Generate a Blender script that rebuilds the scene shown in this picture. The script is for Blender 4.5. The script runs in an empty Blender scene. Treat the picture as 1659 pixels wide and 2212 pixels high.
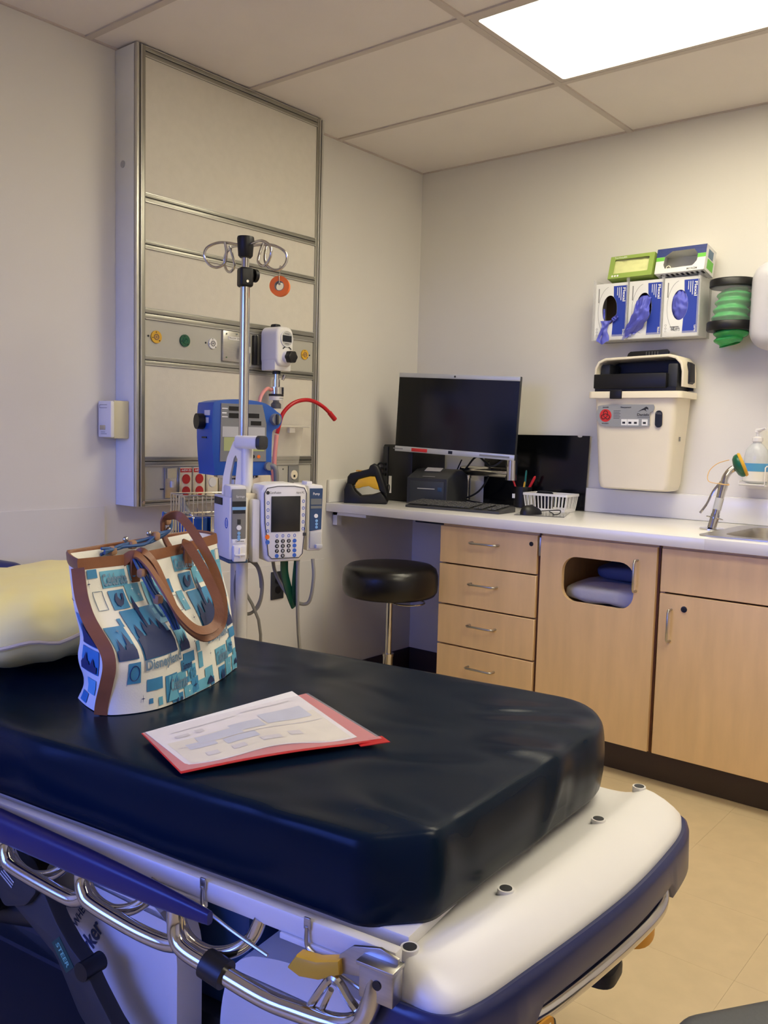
import bpy, bmesh, math, random
from mathutils import Vector, Matrix
from mathutils import noise as mnoise
random.seed(7)
PI = math.pi
scene = bpy.context.scene
COL = scene.collection

# ---------------------------------------------------------------- camera
cam_data = bpy.data.cameras.new('camera')
cam_data.sensor_fit = 'VERTICAL'
cam_data.sensor_height = 24.0
cam_data.lens = 1902.49 / 2212 * 24.0
cam_data.clip_start = 0.02
cam = bpy.data.objects.new('camera', cam_data)
COL.objects.link(cam)
CR = Vector((0.77315871, 0.63368599, 0.0258393))
CU = Vector((-0.07627963, 0.05246752, 0.99570507))
CF = Vector((-0.62960863, 0.77180906, -0.08890306))
cm = Matrix((CR, CU, -CF)).transposed().to_4x4()
cm.translation = Vector((2.6799, -3.5163, 1.1957))
cam.matrix_world = cm
scene.camera = cam

# ---------------------------------------------------------------- world: daylight outside the window
world = bpy.data.worlds.new('daylight')
scene.world = world
world.use_nodes = True
wnt = world.node_tree
bg = wnt.nodes['Background']
wtc = wnt.nodes.new('ShaderNodeTexCoord'); wsep = wnt.nodes.new('ShaderNodeSeparateXYZ'); wramp = wnt.nodes.new('ShaderNodeValToRGB')
wnt.links.new(wtc.outputs['Generated'], wsep.inputs[0]); wnt.links.new(wsep.outputs['Z'], wramp.inputs[0])
wr = wramp.color_ramp                      # open blue-hour sky above the horizon, dim ground below it
wr.elements[0].position = 0.0; wr.elements[0].color = (0.02, 0.022, 0.03, 1)
wr.elements[1].position = 0.03; wr.elements[1].color = (0.115, 0.205, 1.0, 1)
wnt.links.new(wramp.outputs[0], bg.inputs[0])
bg.inputs[1].default_value = 12.5

# ---------------------------------------------------------------- view
vs = scene.view_settings
vs.view_transform = 'Standard'
vs.look = 'None'
vs.gamma = 1.0
vs.use_curve_mapping = False
vs.exposure = 0.0
CEIL_LAMP = 12.4

# window portal (guides sampling of the daylight through the window)
pl = bpy.data.lights.new('window_portal', 'AREA')
pl.shape = 'RECTANGLE'; pl.size = 1.7; pl.size_y = 1.5
pl.cycles.is_portal = True
po = bpy.data.objects.new('window_portal', pl)
po.location = (1.05, -4.985, 1.45); po.rotation_euler = (PI/2, 0, 0)
COL.objects.link(po)

# ---------------------------------------------------------------- helpers
def lin(c):
    c = c / 255.0
    return c / 12.92 if c <= 0.04045 else ((c + 0.055) / 1.055) ** 2.4

def mat(name, rgb, rough=0.5, metal=0.0, var=0.06, vscale=6.0, bump=0.0, bscale=60.0,
        stretch=(1, 1, 1), coat=0.0, spec=0.5, detail=3.0, bdist=0.01, bdetail=4.0):
    m = bpy.data.materials.new(name); m.use_nodes = True
    nt = m.node_tree; b = nt.nodes['Principled BSDF']
    c = [lin(x) for x in rgb]
    b.inputs['Roughness'].default_value = rough
    b.inputs['Metallic'].default_value = metal
    b.inputs['Specular IOR Level'].default_value = spec
    if coat: b.inputs['Coat Weight'].default_value = coat; b.inputs['Coat Roughness'].default_value = 0.1
    tc = nt.nodes.new('ShaderNodeTexCoord'); mp = nt.nodes.new('ShaderNodeMapping')
    mp.inputs['Scale'].default_value = stretch
    nt.links.new(tc.outputs['Object'], mp.inputs['Vector'])
    n = nt.nodes.new('ShaderNodeTexNoise'); n.inputs['Scale'].default_value = vscale; n.inputs['Detail'].default_value = detail
    nt.links.new(mp.outputs[0], n.inputs['Vector'])
    r = nt.nodes.new('ShaderNodeValToRGB')
    r.color_ramp.elements[0].position = 0.3; r.color_ramp.elements[1].position = 0.7
    r.color_ramp.elements[0].color = [x * (1 - var) for x in c] + [1]
    r.color_ramp.elements[1].color = [min(1, x * (1 + var)) for x in c] + [1]
    nt.links.new(n.outputs[0], r.inputs[0]); nt.links.new(r.outputs[0], b.inputs['Base Color'])
    if bump:
        n2 = nt.nodes.new('ShaderNodeTexNoise'); n2.inputs['Scale'].default_value = bscale; n2.inputs['Detail'].default_value = bdetail
        nt.links.new(mp.outputs[0], n2.inputs['Vector'])
        bp = nt.nodes.new('ShaderNodeBump'); bp.inputs['Strength'].default_value = bump; bp.inputs['Distance'].default_value = bdist
        nt.links.new(n2.outputs[0], bp.inputs['Height']); nt.links.new(bp.outputs[0], b.inputs['Normal'])
    return m

def clear_mat(name, rgb, opac=0.25, rough=0.08):
    # thin clear plastic: mostly see-through with a plain glossy skin
    m = bpy.data.materials.new(name); m.use_nodes = True
    nt = m.node_tree; out = nt.nodes['Material Output']; b = nt.nodes['Principled BSDF']
    b.inputs['Base Color'].default_value = [lin(x) for x in rgb] + [1]
    b.inputs['Roughness'].default_value = rough
    t = nt.nodes.new('ShaderNodeBsdfTransparent')
    n = nt.nodes.new('ShaderNodeTexNoise'); n.inputs['Scale'].default_value = 9
    ma = nt.nodes.new('ShaderNodeMath'); ma.operation = 'MULTIPLY_ADD'
    ma.inputs[1].default_value = 0.08; ma.inputs[2].default_value = opac - 0.04
    nt.links.new(n.outputs[0], ma.inputs[0])
    mx = nt.nodes.new('ShaderNodeMixShader')
    nt.links.new(ma.outputs[0], mx.inputs[0])
    nt.links.new(t.outputs[0], mx.inputs[1]); nt.links.new(b.outputs[0], mx.inputs[2])
    nt.links.new(mx.outputs[0], out.inputs['Surface'])
    return m

def emit_mat(name, rgb, strength):
    m = bpy.data.materials.new(name); m.use_nodes = True
    b = m.node_tree.nodes['Principled BSDF']
    b.inputs['Base Color'].default_value = (0.8, 0.8, 0.8, 1)
    b.inputs['Emission Color'].default_value = (*rgb, 1)
    b.inputs['Emission Strength'].default_value = strength
    return m

def V(*a): return Vector(a)

def catmull(pts, k=6, closed=False):
    P = [Vector(p) for p in pts]; n = len(P); out = []
    for i in range(n if closed else n - 1):
        if closed: a, b, c, d = P[(i-1) % n], P[i], P[(i+1) % n], P[(i+2) % n]
        else: a, b, c, d = P[max(i-1, 0)], P[i], P[i+1], P[min(i+2, n-1)]
        for j in range(k):
            t = j / k
            out.append(0.5 * ((2*b) + (c-a)*t + (2*a-5*b+4*c-d)*t*t + (3*b-a-3*c+d)*t**3))
    if not closed: out.append(P[-1])
    return out

def rrect(w, h, r, n=5, cx=0, cy=0):
    o = []
    for sx, sy, a0 in ((1, 1, 0), (-1, 1, 90), (-1, -1, 180), (1, -1, 270)):
        for i in range(n + 1):
            a = math.radians(a0 + 90 * i / n)
            o.append((cx + sx*(w/2-r) + r*math.cos(a), cy + sy*(h/2-r) + r*math.sin(a)))
    return o

def ell(rx, ry, n=28, cx=0, cy=0):
    return [(cx + rx*math.cos(2*PI*i/n), cy + ry*math.sin(2*PI*i/n)) for i in range(n)]

def frame(o, u, v):
    u = Vector(u).normalized(); v = Vector(v).normalized(); w = u.cross(v)
    m = Matrix((u, v, w)).transposed().to_4x4(); m.translation = Vector(o); return m

def interp(x, xs, ys):
    if x <= xs[0]: return ys[0]
    for i in range(len(xs) - 1):
        if x <= xs[i+1]:
            t = (x - xs[i]) / (xs[i+1] - xs[i]); t = t
            return ys[i] + (ys[i+1] - ys[i]) * t
    return ys[-1]

class MB:
    def __init__(self): self.v = []; self.f = []
    def add(self, vs_, fs, M=None):
        k = len(self.v)
        self.v += [tuple(M @ Vector(p)) if M else tuple(p) for p in vs_]
        self.f += [tuple(i + k for i in f) for f in fs]
        return self
    def bm(self, b, M=None):
        b.verts.index_update()
        self.add([v.co.copy() for v in b.verts], [[v.index for v in f.verts] for f in b.faces], M); b.free(); return self
    def box(self, c, s, bev=0, seg=2, M=None):
        b = bmesh.new(); bmesh.ops.create_cube(b, size=1)
        for v in b.verts: v.co = Vector((v.co.x*s[0] + c[0], v.co.y*s[1] + c[1], v.co.z*s[2] + c[2]))
        if bev: bmesh.ops.bevel(b, geom=list(b.edges), offset=min(bev, min(s)*0.49), segments=seg, profile=0.5, clamp_overlap=True, affect='EDGES')
        return self.bm(b, M)
    def bb(self, x0, x1, y0, y1, z0, z1, bev=0, seg=2, M=None):
        return self.box(((x0+x1)/2, (y0+y1)/2, (z0+z1)/2), (abs(x1-x0), abs(y1-y0), abs(z1-z0)), bev, seg, M)
    def tube(self, pts, r, n=10, closed=False, caps=True, k=0, M=None):
        P = catmull(pts, k, closed) if k else [Vector(p) for p in pts]
        m = len(P); R = r if isinstance(r, (list, tuple)) else None
        T = []
        for i in range(m):
            if closed: t = P[(i+1) % m] - P[i-1]
            else: t = P[min(i+1, m-1)] - P[max(i-1, 0)]
            T.append(t.normalized())
        up = Vector((0, 0, 1)) if abs(T[0].z) < 0.9 else Vector((1, 0, 0))
        nrm = T[0].cross(up).normalized(); vs_, fs = [], []
        for i in range(m):
            if i:
                ax = T[i-1].cross(T[i])
                if ax.length > 1e-7: nrm = Matrix.Rotation(T[i-1].angle(T[i]), 3, ax.normalized()) @ nrm
            bn = T[i].cross(nrm)
            rr = (R[0] + (R[-1]-R[0])*i/(m-1) if len(R) == 2 else R[min(i*len(R)//m, len(R)-1)]) if R else r
            for j in range(n):
                a = 2*PI*j/n
                vs_.append(P[i] + rr*(math.cos(a)*nrm + math.sin(a)*bn))
        for i in range(m if closed else m - 1):
            for j in range(n):
                a, b = i*n, ((i+1) % m)*n
                fs.append((a+j, a+(j+1) % n, b+(j+1) % n, b+j))
        if caps and not closed:
            fs.append(tuple(range(n-1, -1, -1))); fs.append(tuple((m-1)*n + j for j in range(n)))
        return self.add(vs_, fs, M)
    def cyl(self, p0, p1, r, r1=None, n=20, M=None):
        return self.tube([p0, p1], [r, r if r1 is None else r1], n, M=M)
    def lathe(self, prof, n=32, M=None, sx=1, sy=1):
        vs_, fs = [], []; m = len(prof)
        for r, z in prof:
            for j in range(n):
                a = 2*PI*j/n; vs_.append((sx*r*math.cos(a), sy*r*math.sin(a), z))
        for i in range(m-1):
            for j in range(n): fs.append((i*n+j, i*n+(j+1) % n, (i+1)*n+(j+1) % n, (i+1)*n+j))
        fs.append(tuple(range(n-1, -1, -1))); fs.append(tuple((m-1)*n+j for j in range(n)))
        return self.add(vs_, fs, M)
    def prism(self, poly, h, M=None, bev=0, seg=2, z0=0):
        b = bmesh.new()
        vs_ = [b.verts.new((x, y, z0)) for x, y in poly]
        f = b.faces.new(vs_)
        e = bmesh.ops.extrude_face_region(b, geom=[f])
        nv = [x for x in e['geom'] if isinstance(x, bmesh.types.BMVert)]
        bmesh.ops.translate(b, verts=nv, vec=(0, 0, h))
        bmesh.ops.recalc_face_normals(b, faces=b.faces)
        if bev:
            ed = [x for x in b.edges if abs(x.verts[0].co.z - x.verts[1].co.z) < 1e-7 and abs(x.verts[0].co.z-(z0+h)) < 1e-7]
            bmesh.ops.bevel(b, geom=ed, offset=bev, segments=seg, profile=0.5, clamp_overlap=True, affect='EDGES')
        return self.bm(b, M)
    def holed(self, outer, inner, h, M=None, z0=0):
        b = bmesh.new(); ed = []
        for L in (outer, inner):
            vv = [b.verts.new((x, y, z0)) for x, y in L]
            ed += [b.edges.new((vv[i], vv[(i+1) % len(vv)])) for i in range(len(vv))]
        bmesh.ops.triangle_fill(b, edges=ed, use_beauty=True)
        e = bmesh.ops.extrude_face_region(b, geom=list(b.faces))
        nv = [x for x in e['geom'] if isinstance(x, bmesh.types.BMVert)]
        bmesh.ops.translate(b, verts=nv, vec=(0, 0, h))
        bmesh.ops.recalc_face_normals(b, faces=b.faces)
        return self.bm(b, M)
    def grid(self, fn, nu, nv, M=None, cu=False, cv=False):
        vs_ = [fn(i/(nu if cu else nu-1), j/(nv if cv else nv-1)) for i in range(nu) for j in range(nv)]; fs = []
        for i in range(nu if cu else nu-1):
            for j in range(nv if cv else nv-1):
                i2, j2 = (i+1) % nu, (j+1) % nv
                fs.append((i*nv+j, i2*nv+j, i2*nv+j2, i*nv+j2))
        return self.add(vs_, fs, M)
    def slab(self, fn, nu, nv, th, M=None):
        # thin sheet with real thickness: two offset grids joined around the rim
        P = [[Vector(fn(i/(nu-1), j/(nv-1))) for j in range(nv)] for i in range(nu)]
        top, bot = [], []
        for i in range(nu):
            for j in range(nv):
                du = P[min(i+1, nu-1)][j] - P[max(i-1, 0)][j]; dv = P[i][min(j+1, nv-1)] - P[i][max(j-1, 0)]
                nn = du.cross(dv); nn = nn.normalized() if nn.length > 1e-12 else Vector((0, 0, 1))
                top.append(P[i][j] + nn*th/2); bot.append(P[i][j] - nn*th/2)
        fs = []; o = nu*nv; I = lambda i, j: i*nv+j
        for i in range(nu-1):
            for j in range(nv-1):
                fs.append((I(i, j), I(i+1, j), I(i+1, j+1), I(i, j+1)))
                fs.append((o+I(i, j+1), o+I(i+1, j+1), o+I(i+1, j), o+I(i, j)))
        for i in range(nu-1):
            fs.append((I(i, 0), o+I(i, 0), o+I(i+1, 0), I(i+1, 0))); fs.append((I(i+1, nv-1), o+I(i+1, nv-1), o+I(i, nv-1), I(i, nv-1)))
        for j in range(nv-1):
            fs.append((I(0, j+1), o+I(0, j+1), o+I(0, j), I(0, j))); fs.append((I(nu-1, j), o+I(nu-1, j), o+I(nu-1, j+1), I(nu-1, j+1)))
        return self.add(top + bot, fs, M)
    def ball(self, c, r, n=16, m=10, M=None):
        rx, ry, rz = r if isinstance(r, (tuple, list)) else (r, r, r)
        prof = []
        vs_, fs = [], []
        for i in range(m+1):
            a = PI*i/m
            for j in range(n):
                b = 2*PI*j/n
                vs_.append((c[0]+rx*math.sin(a)*math.cos(b), c[1]+ry*math.sin(a)*math.sin(b), c[2]+rz*math.cos(a)))
        for i in range(m):
            for j in range(n): fs.append((i*n+j, (i+1)*n+j, (i+1)*n+(j+1) % n, i*n+(j+1) % n))
        return self.add(vs_, fs, M)
    def strap(self, pts, w, th, wdir, k=6, M=None):
        # flat strap following a path; wdir = vector (or function of t) across the strap
        P = catmull(pts, k); m = len(P); vs_, fs = [], []
        for i, p in enumerate(P):
            t = (P[min(i+1, m-1)] - P[max(i-1, 0)]).normalized()
            wd = Vector(wdir(i/(m-1)) if callable(wdir) else wdir); wd = (wd - t*wd.dot(t)).normalized(); nn = t.cross(wd)
            for a, b in ((-1, -1), (1, -1), (1, 1), (-1, 1)): vs_.append(p + wd*a*w/2 + nn*b*th/2)
        for i in range(m-1):
            for j in range(4): fs.append((i*4+j, i*4+(j+1) % 4, (i+1)*4+(j+1) % 4, (i+1)*4+j))
        fs.append((3, 2, 1, 0)); fs.append(tuple((m-1)*4+j for j in range(4)))
        return self.add(vs_, fs, M)
    def make(self, name, material, parent=None, smooth=True, ang=40, fix=True):
        me = bpy.data.meshes.new(name); me.from_pydata(self.v, [], self.f); me.validate()
        if fix:
            b = bmesh.new(); b.from_mesh(me); bmesh.ops.recalc_face_normals(b, faces=b.faces); b.to_mesh(me); b.free()
        if smooth:
            me.polygons.foreach_set('use_smooth', [True]*len(me.polygons))
            me.set_sharp_from_angle(angle=math.radians(ang))
        me.materials.append(material); me.update()
        o = bpy.data.objects.new(name, me); COL.objects.link(o)
        if parent: o.parent = parent
        if any(k in name for k in ('lettering', '_keys', 'printed_lines', '_print', 'numerals', 'pictograms', 'ridges', 'readout', 'outlet_pin')): o['kind'] = 'stuff'
        return o

def tag(o, label=None, cat=None, group=None, kind=None):
    if label: o['label'] = label
    if cat: o['category'] = cat
    if group: o['group'] = group
    if kind: o['kind'] = kind
    return o

def thing(name, label, cat, loc=(0, 0, 0), rz=0.0, group=None):
    o = bpy.data.objects.new(name, None); o.empty_display_size = 0.05; COL.objects.link(o)
    o.location = loc; o.rotation_euler = (0, 0, rz)
    return tag(o, label, cat, group)

def struct(o): o['kind'] = 'structure'; return o

def copy_part(src, parent, loc=None):
    c = src.copy(); COL.objects.link(c); c.parent = parent
    if loc is not None: c.location = loc
    return c

def glyphs(s, size, bold=0.0):
    cu = bpy.data.curves.new('t', 'FONT'); cu.body = s; cu.size = size; cu.align_x = 'CENTER'; cu.align_y = 'CENTER'
    cu.offset = bold * size; cu.resolution_u = 3
    ob = bpy.data.objects.new('t', cu); me = ob.to_mesh()
    vs_ = [v.co.copy() for v in me.vertices]; fs = [tuple(p.vertices) for p in me.polygons]
    ob.to_mesh_clear(); bpy.data.objects.remove(ob); bpy.data.curves.remove(cu)
    return vs_, fs

def put_text(mb, s, size, M, width=None, bold=0.0, lift=0.0006):
    vs_, fs = glyphs(s, size, bold)
    if width and vs_:
        w = max(v.x for v in vs_) - min(v.x for v in vs_)
        for v in vs_: v.x *= width / w
    for v in vs_: v.z = lift
    return mb.add(vs_, fs, M)

# ---------------------------------------------------------------- materials
M_wall = mat('wall_paint', (226, 222, 214), 0.55, bump=0.03, bscale=180, var=0.012, vscale=2)
M_sheet = mat('wall_sheet', (224, 221, 215), 0.4, bump=0.02, bscale=240, var=0.012)
M_tile = mat('ceiling_tile', (238, 230, 222), 0.8, bump=0.06, bscale=260, var=0.012)
M_tbar = mat('ceiling_bar', (206, 195, 185), 0.5, var=0.02)
M_floor = mat('vinyl_tile', (206, 186, 150), 0.35, var=0.05, vscale=14, bump=0.01, detail=6)
M_grout = mat('floor_slab', (150, 132, 100), 0.7)
M_base = mat('dark_rubber_base', (68, 56, 50), 0.5)
M_black = mat('black_plastic', (11, 11, 13), 0.45, var=0.1, bump=0.02, bscale=300)
M_blackg = mat('black_gloss', (8, 9, 11), 0.16)
M_vinylb = mat('black_vinyl', (10, 10, 12), 0.3, bump=0.05, bscale=120)
M_dgrey = mat('dark_grey_plastic', (44, 46, 50), 0.5)
M_grey = mat('grey_plastic', (128, 128, 126), 0.5)
M_lgrey = mat('light_grey_plastic', (186, 186, 184), 0.45)
M_white = mat('white_plastic', (232, 230, 226), 0.4, var=0.015)
M_cream = mat('cream_plastic', (236, 226, 202), 0.4, var=0.02)
M_beige = mat('beige_plastic', (214, 205, 168), 0.5)
M_chrome = mat('chrome', (205, 202, 196), 0.12, 1.0, var=0.03)
M_steel = mat('brushed_steel', (186, 184, 178), 0.32, 1.0, var=0.06, vscale=30, stretch=(1, 1, 12))
M_alu = mat('anodised_aluminium', (158, 156, 146), 0.38, 0.75, var=0.04)
M_aluL = mat('bright_aluminium', (205, 203, 194), 0.35, 0.6, var=0.03)
M_hpan = mat('headwall_laminate', (214, 208, 194), 0.5, bump=0.05, bscale=200, var=0.02, vscale=40)
M_hgrey = mat('headwall_grey_panel', (184, 182, 172), 0.45, 0.15, var=0.03)
M_hside = mat('headwall_side', (236, 236, 230), 0.45, 0.0, var=0.03)
M_groove = mat('dark_groove', (66, 62, 54), 0.6)
M_counter = mat('white_solid_surface', (232, 230, 226), 0.22, var=0.012, spec=0.5)
M_wood = mat('maple_veneer', (236, 200, 146), 0.38, var=0.06, vscale=5, stretch=(5, 5, 0.7), detail=7, bump=0.02, bscale=40)
M_wedge = mat('brown_edge_band', (92, 52, 26), 0.5)
M_matt = mat('navy_vinyl_mattress', (9, 24, 40), 0.27, var=0.12, vscale=3, bump=0.85, bscale=2.6, bdist=0.03, bdetail=2.0, spec=0.11, stretch=(1, 1.5, 1))
for n_ in M_matt.node_tree.nodes:                    # long soft creases of stretched vinyl
    if n_.type == 'TEX_NOISE' and abs(n_.inputs['Scale'].default_value - 2.6) < 1e-4:
        n_.noise_type = 'RIDGED_MULTIFRACTAL'; n_.inputs['Distortion'].default_value = 0.9
M_navy = mat('navy_blue_plastic', (32, 40, 88), 0.3, var=0.05)
M_railb = mat('royal_blue_rail', (22, 22, 86), 0.35)
M_bedwh = mat('stretcher_white', (228, 226, 224), 0.35, var=0.015)
M_yell = mat('yellow_plastic', (216, 168, 44), 0.4)
M_amber = mat('amber_plastic', (214, 150, 40), 0.45)
M_red = mat('red_plastic', (196, 26, 32), 0.4)
M_blue = mat('monitor_blue', (34, 88, 172), 0.38, var=0.04)
M_bluelt = mat('pale_blue_label', (130, 180, 222), 0.5)
M_bluedk = mat('slate_blue_panel', (44, 74, 112), 0.45)
M_ink = mat('black_ink', (30, 30, 34), 0.6)
M_inkw = mat('white_ink', (238, 238, 236), 0.6)
M_inkr = mat('red_ink', (206, 44, 40), 0.6)
M_inkb = mat('blue_ink', (52, 100, 190), 0.6)
M_green = mat('green_plastic', (18, 96, 66), 0.35)
M_gdisc = mat('green_outlet', (12, 84, 56), 0.45)
M_orange = mat('orange_tape', (248, 120, 24), 0.5)
M_screen = mat('lcd_dark', (34, 36, 38), 0.22)
M_lcd = mat('lcd_grey', (120, 124, 122), 0.3)
M_glass = clear_mat('clear_acrylic', (226, 226, 226), 0.2)
M_clear = clear_mat('clear_cylinder', (225, 230, 228), 0.14)
M_tub = clear_mat('clear_jar', (222, 222, 222), 0.16)
M_pink = mat('pink_tubing', (226, 150, 146), 0.35)
M_rtube = mat('red_tubing', (190, 20, 30), 0.3)
M_cable = mat('grey_cable', (140, 138, 132), 0.5)
M_cableb = mat('black_cable', (18, 18, 20), 0.5)
M_pillow = mat('yellow_pillow', (255, 238, 160), 0.45, bump=0.5, bdist=0.02, bdetail=2.0, bscale=7, var=0.05, vscale=5)
M_hem = mat('pillow_underside', (232, 216, 180), 0.6)
M_canvas = mat('cream_canvas', (238, 236, 226), 0.55, bump=0.05, bscale=300, var=0.02)
M_leather = mat('tan_leather', (134, 84, 52), 0.45, bump=0.06, bscale=160, var=0.12, vscale=20)
M_leath2 = mat('suede_knot', (176, 136, 104), 0.7, var=0.1)
M_lace = mat('blue_cord', (56, 96, 146), 0.6, var=0.1)
M_pr1 = mat('print_sky_blue', (104, 176, 206), 0.55, var=0.1, vscale=18)
M_pr2 = mat('print_mid_blue', (62, 136, 186), 0.55, var=0.12, vscale=18)
M_pr3 = mat('print_navy', (30, 48, 96), 0.55, var=0.1)
M_pr4 = mat('print_grey_blue', (104, 130, 156), 0.55)
M_glove = mat('violet_blue_nitrile', (92, 98, 200), 0.5, var=0.1, vscale=20, bump=0.1, bscale=60)
M_gbox = mat('glove_box_white', (232, 232, 230), 0.5)
M_gboxb = mat('glove_box_blue', (42, 66, 168), 0.5)
M_card = mat('brown_card', (108, 90, 66), 0.8)
M_lime = mat('lime_card', (150, 176, 84), 0.5)
M_limel = mat('pale_yellow_tissue', (230, 232, 164), 0.7, bump=0.2, bscale=40)
M_navyc = mat('navy_card', (44, 60, 124), 0.5)
M_limeb = mat('bright_green_card', (110, 200, 70), 0.5)
M_gbag = mat('green_film', (52, 172, 84), 0.25, bump=0.1, bscale=40, var=0.15, vscale=30)
M_paper = mat('paper', (240, 238, 236), 0.6, var=0.01)
M_paperc = mat('paper_cream', (234, 230, 208), 0.6)
M_paperp = mat('paper_print', (198, 206, 220), 0.6)
M_sleeve = clear_mat('red_sleeve', (220, 40, 44), 0.72, 0.25)
M_linen = mat('white_linen', (226, 226, 226), 0.6, bump=0.3, bscale=30)
M_lblue = mat('blue_pads', (84, 98, 128), 0.6, bump=0.3, bscale=24)
M_inside = mat('cabinet_interior', (178, 160, 130), 0.6)
M_shaft = mat('lacquer_white_pole', (226, 226, 226), 0.35)
M_dgreen = mat('dark_green_strap', (20, 74, 54), 0.25)
M_chair = mat('charcoal_upholstery', (72, 74, 72), 0.55, bump=0.1, bscale=200)
M_tan = mat('tan_grip', (150, 120, 92), 0.5)
M_pcgrey = mat('keyboard_grey', (62, 62, 62), 0.55)
M_kcap = mat('keycap_grey', (74, 74, 74), 0.5)
M_silver = mat('monitor_silver', (188, 190, 190), 0.38, 0.3)
M_lamp = emit_mat('lamp_diffuser', (1.0, 0.915, 0.695), CEIL_LAMP)
# ================================================================ THE ROOM
RX, RY, H = 3.7, -5.0, 2.4554
struct(MB().bb(-0.12, RX+0.12, RY-0.12, 0.12, -0.1, -0.003).make('floor', M_grout))
FL = bpy.data.objects['floor']
tm = None
for i in range(-6, 7):
    for j in range(-17, 1):
        x0, y0 = 1.822 + 0.3048*i, -0.645 + 0.3048*j + 0.3048*2
        xa, xb = max(x0, 0), min(x0 + 0.3048, RX); ya, yb = max(y0, RY), min(y0 + 0.3048, 0)
        if xb - xa < 0.02 or yb - ya < 0.02: continue
        if xb - xa > 0.304 and yb - ya > 0.304:
            if tm is None:
                tm = MB().box((0, 0, -0.0015), (0.3044, 0.3044, 0.003)).make('floor_tile', M_floor, FL, smooth=False); o = tm
            else: o = copy_part(tm, FL)
            o.location = ((xa+xb)/2, (ya+yb)/2, 0)
        else:
            MB().bb(xa+.0002, xb-.0002, ya+.0002, yb-.0002, -0.003, 0).make('floor_tile', M_floor, FL, smooth=False)
struct(MB().bb(-0.12, 0, RY-0.12, 0.12, -0.1, H+0.2).make('wall_left', M_wall))
struct(MB().bb(0, RX+0.12, 0, 0.12, -0.1, H+0.2).make('wall_back', M_wall))
struct(MB().bb(RX, RX+0.12, RY-0.12, 0, -0.1, H+0.2).make('wall_right', M_wall))
wf = MB()
WX0, WX1, WZ0, WZ1 = 0.20, 1.90, 0.7, 2.2
wf.bb(0, WX0, RY-0.12, RY, -0.1, H+0.2).bb(WX1, RX, RY-0.12, RY, -0.1, H+0.2)
wf.bb(WX0, WX1, RY-0.12, RY, -0.1, WZ0).bb(WX0, WX1, RY-0.12, RY, WZ1, H+0.2)
struct(wf.make('wall_front', M_wall))
# window in the wall behind the photographer
wn = bpy.data.objects.new('window_1', None); COL.objects.link(wn); wn.location = (1.05, RY-0.06, WZ0); struct(wn)
fr = MB(); w2 = (WX1-WX0)/2; hh = WZ1-WZ0
fr.bb(-w2, -w2+.05, -.03, .03, 0, hh).bb(w2-.05, w2, -.03, .03, 0, hh).bb(-w2+.05, w2-.05, -.03, .03, 0, .05).bb(-w2+.05, w2-.05, -.03, .03, hh-.05, hh).bb(-.02, .02, -.025, .025, .05, hh-.05)
fr.make('window_frame', M_white, wn)
gm = clear_mat('window_glass', (235, 240, 245), 0.07)
for s in (-1, 1): MB().bb(min(s*.02, s*(w2-.05)), max(s*.02, s*(w2-.05)), -.003, .003, .05, hh-.05).make('pane', gm, wn)
# ceiling: plenum slab, grid bars, lay-in tiles
CE = struct(MB().bb(-0.12, RX+0.12, RY-0.12, 0.12, H+0.06, H+0.16).make('ceiling', M_tile))
S_ = 0.61; XS = [0.0]; x = 1.0677
while x < RX: XS.append(x); x += 1.22
XS.append(RX)
YS = [0.0]; y = -S_
while y > RY: YS.append(y); y -= S_
YS.append(RY)
for x in XS[1:-1]: MB().bb(x-.012, x+.012, RY, 0, H-.003, H+.03).make('grid_bar', M_tbar, CE)
for y in YS[1:-1]:
    for i in range(len(XS)-1):
        MB().bb(XS[i]+(.012 if i else 0), XS[i+1]-.012, y-.012, y+.012, H-.0025, H+.03).make('grid_bar', M_tbar, CE)
for y in (0, RY):
    MB().bb(0, RX, y-.01 if y == 0 else y, y if y == 0 else y+.01, H-.002, H+.02).make('wall_angle', M_tbar, CE)
for x in (0, RX):
    MB().bb(x if x == 0 else x-.01, x+.01 if x == 0 else x, RY, 0, H-.002, H+.02).make('wall_angle', M_tbar, CE)
LAMPS = {(1, 1), (2, 3)}
for i in range(len(XS)-1):
    for j in range(len(YS)-1):
        if (i, j) in LAMPS: continue
        xa, xb, ya, yb = XS[i]+.004, XS[i+1]-.004, YS[j+1]+.004, YS[j]-.004
        if xb-xa < .03 or yb-ya < .03: continue
        MB().bb(xa, xb, ya, yb, H+.003, H+.018).make('ceiling_tile', M_tile, CE)
for n_, (i, j) in enumerate(sorted(LAMPS)):
    xa, xb, ya, yb = XS[i]+.013, XS[i+1]-.013, YS[j+1]+.013, YS[j]-.013
    L = thing('ceiling_light', ['bright rectangular fluorescent ceiling panel in the grid above the counter', 'rectangular fluorescent ceiling panel set over the visitor chair and foot of the stretcher'][n_], 'ceiling light', ((xa+xb)/2, (ya+yb)/2, H-.002))
    lx, ly = (xb-xa)/2, (yb-ya)/2
    MB().bb(-lx+.018, lx-.018, -ly+.018, ly-.018, 0.004, 0.008).make('diffuser', M_lamp, L)
    MB().holed(rrect(2*lx, 2*ly, .004, 2), rrect(2*lx-.036, 2*ly-.036, .01, 4), .012).make('lamp_frame', M_tbar, L)
    MB().bb(-lx+.002, lx-.002, -ly+.002, ly-.002, .016, .05).make('lamp_housing', M_white, L)
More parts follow.
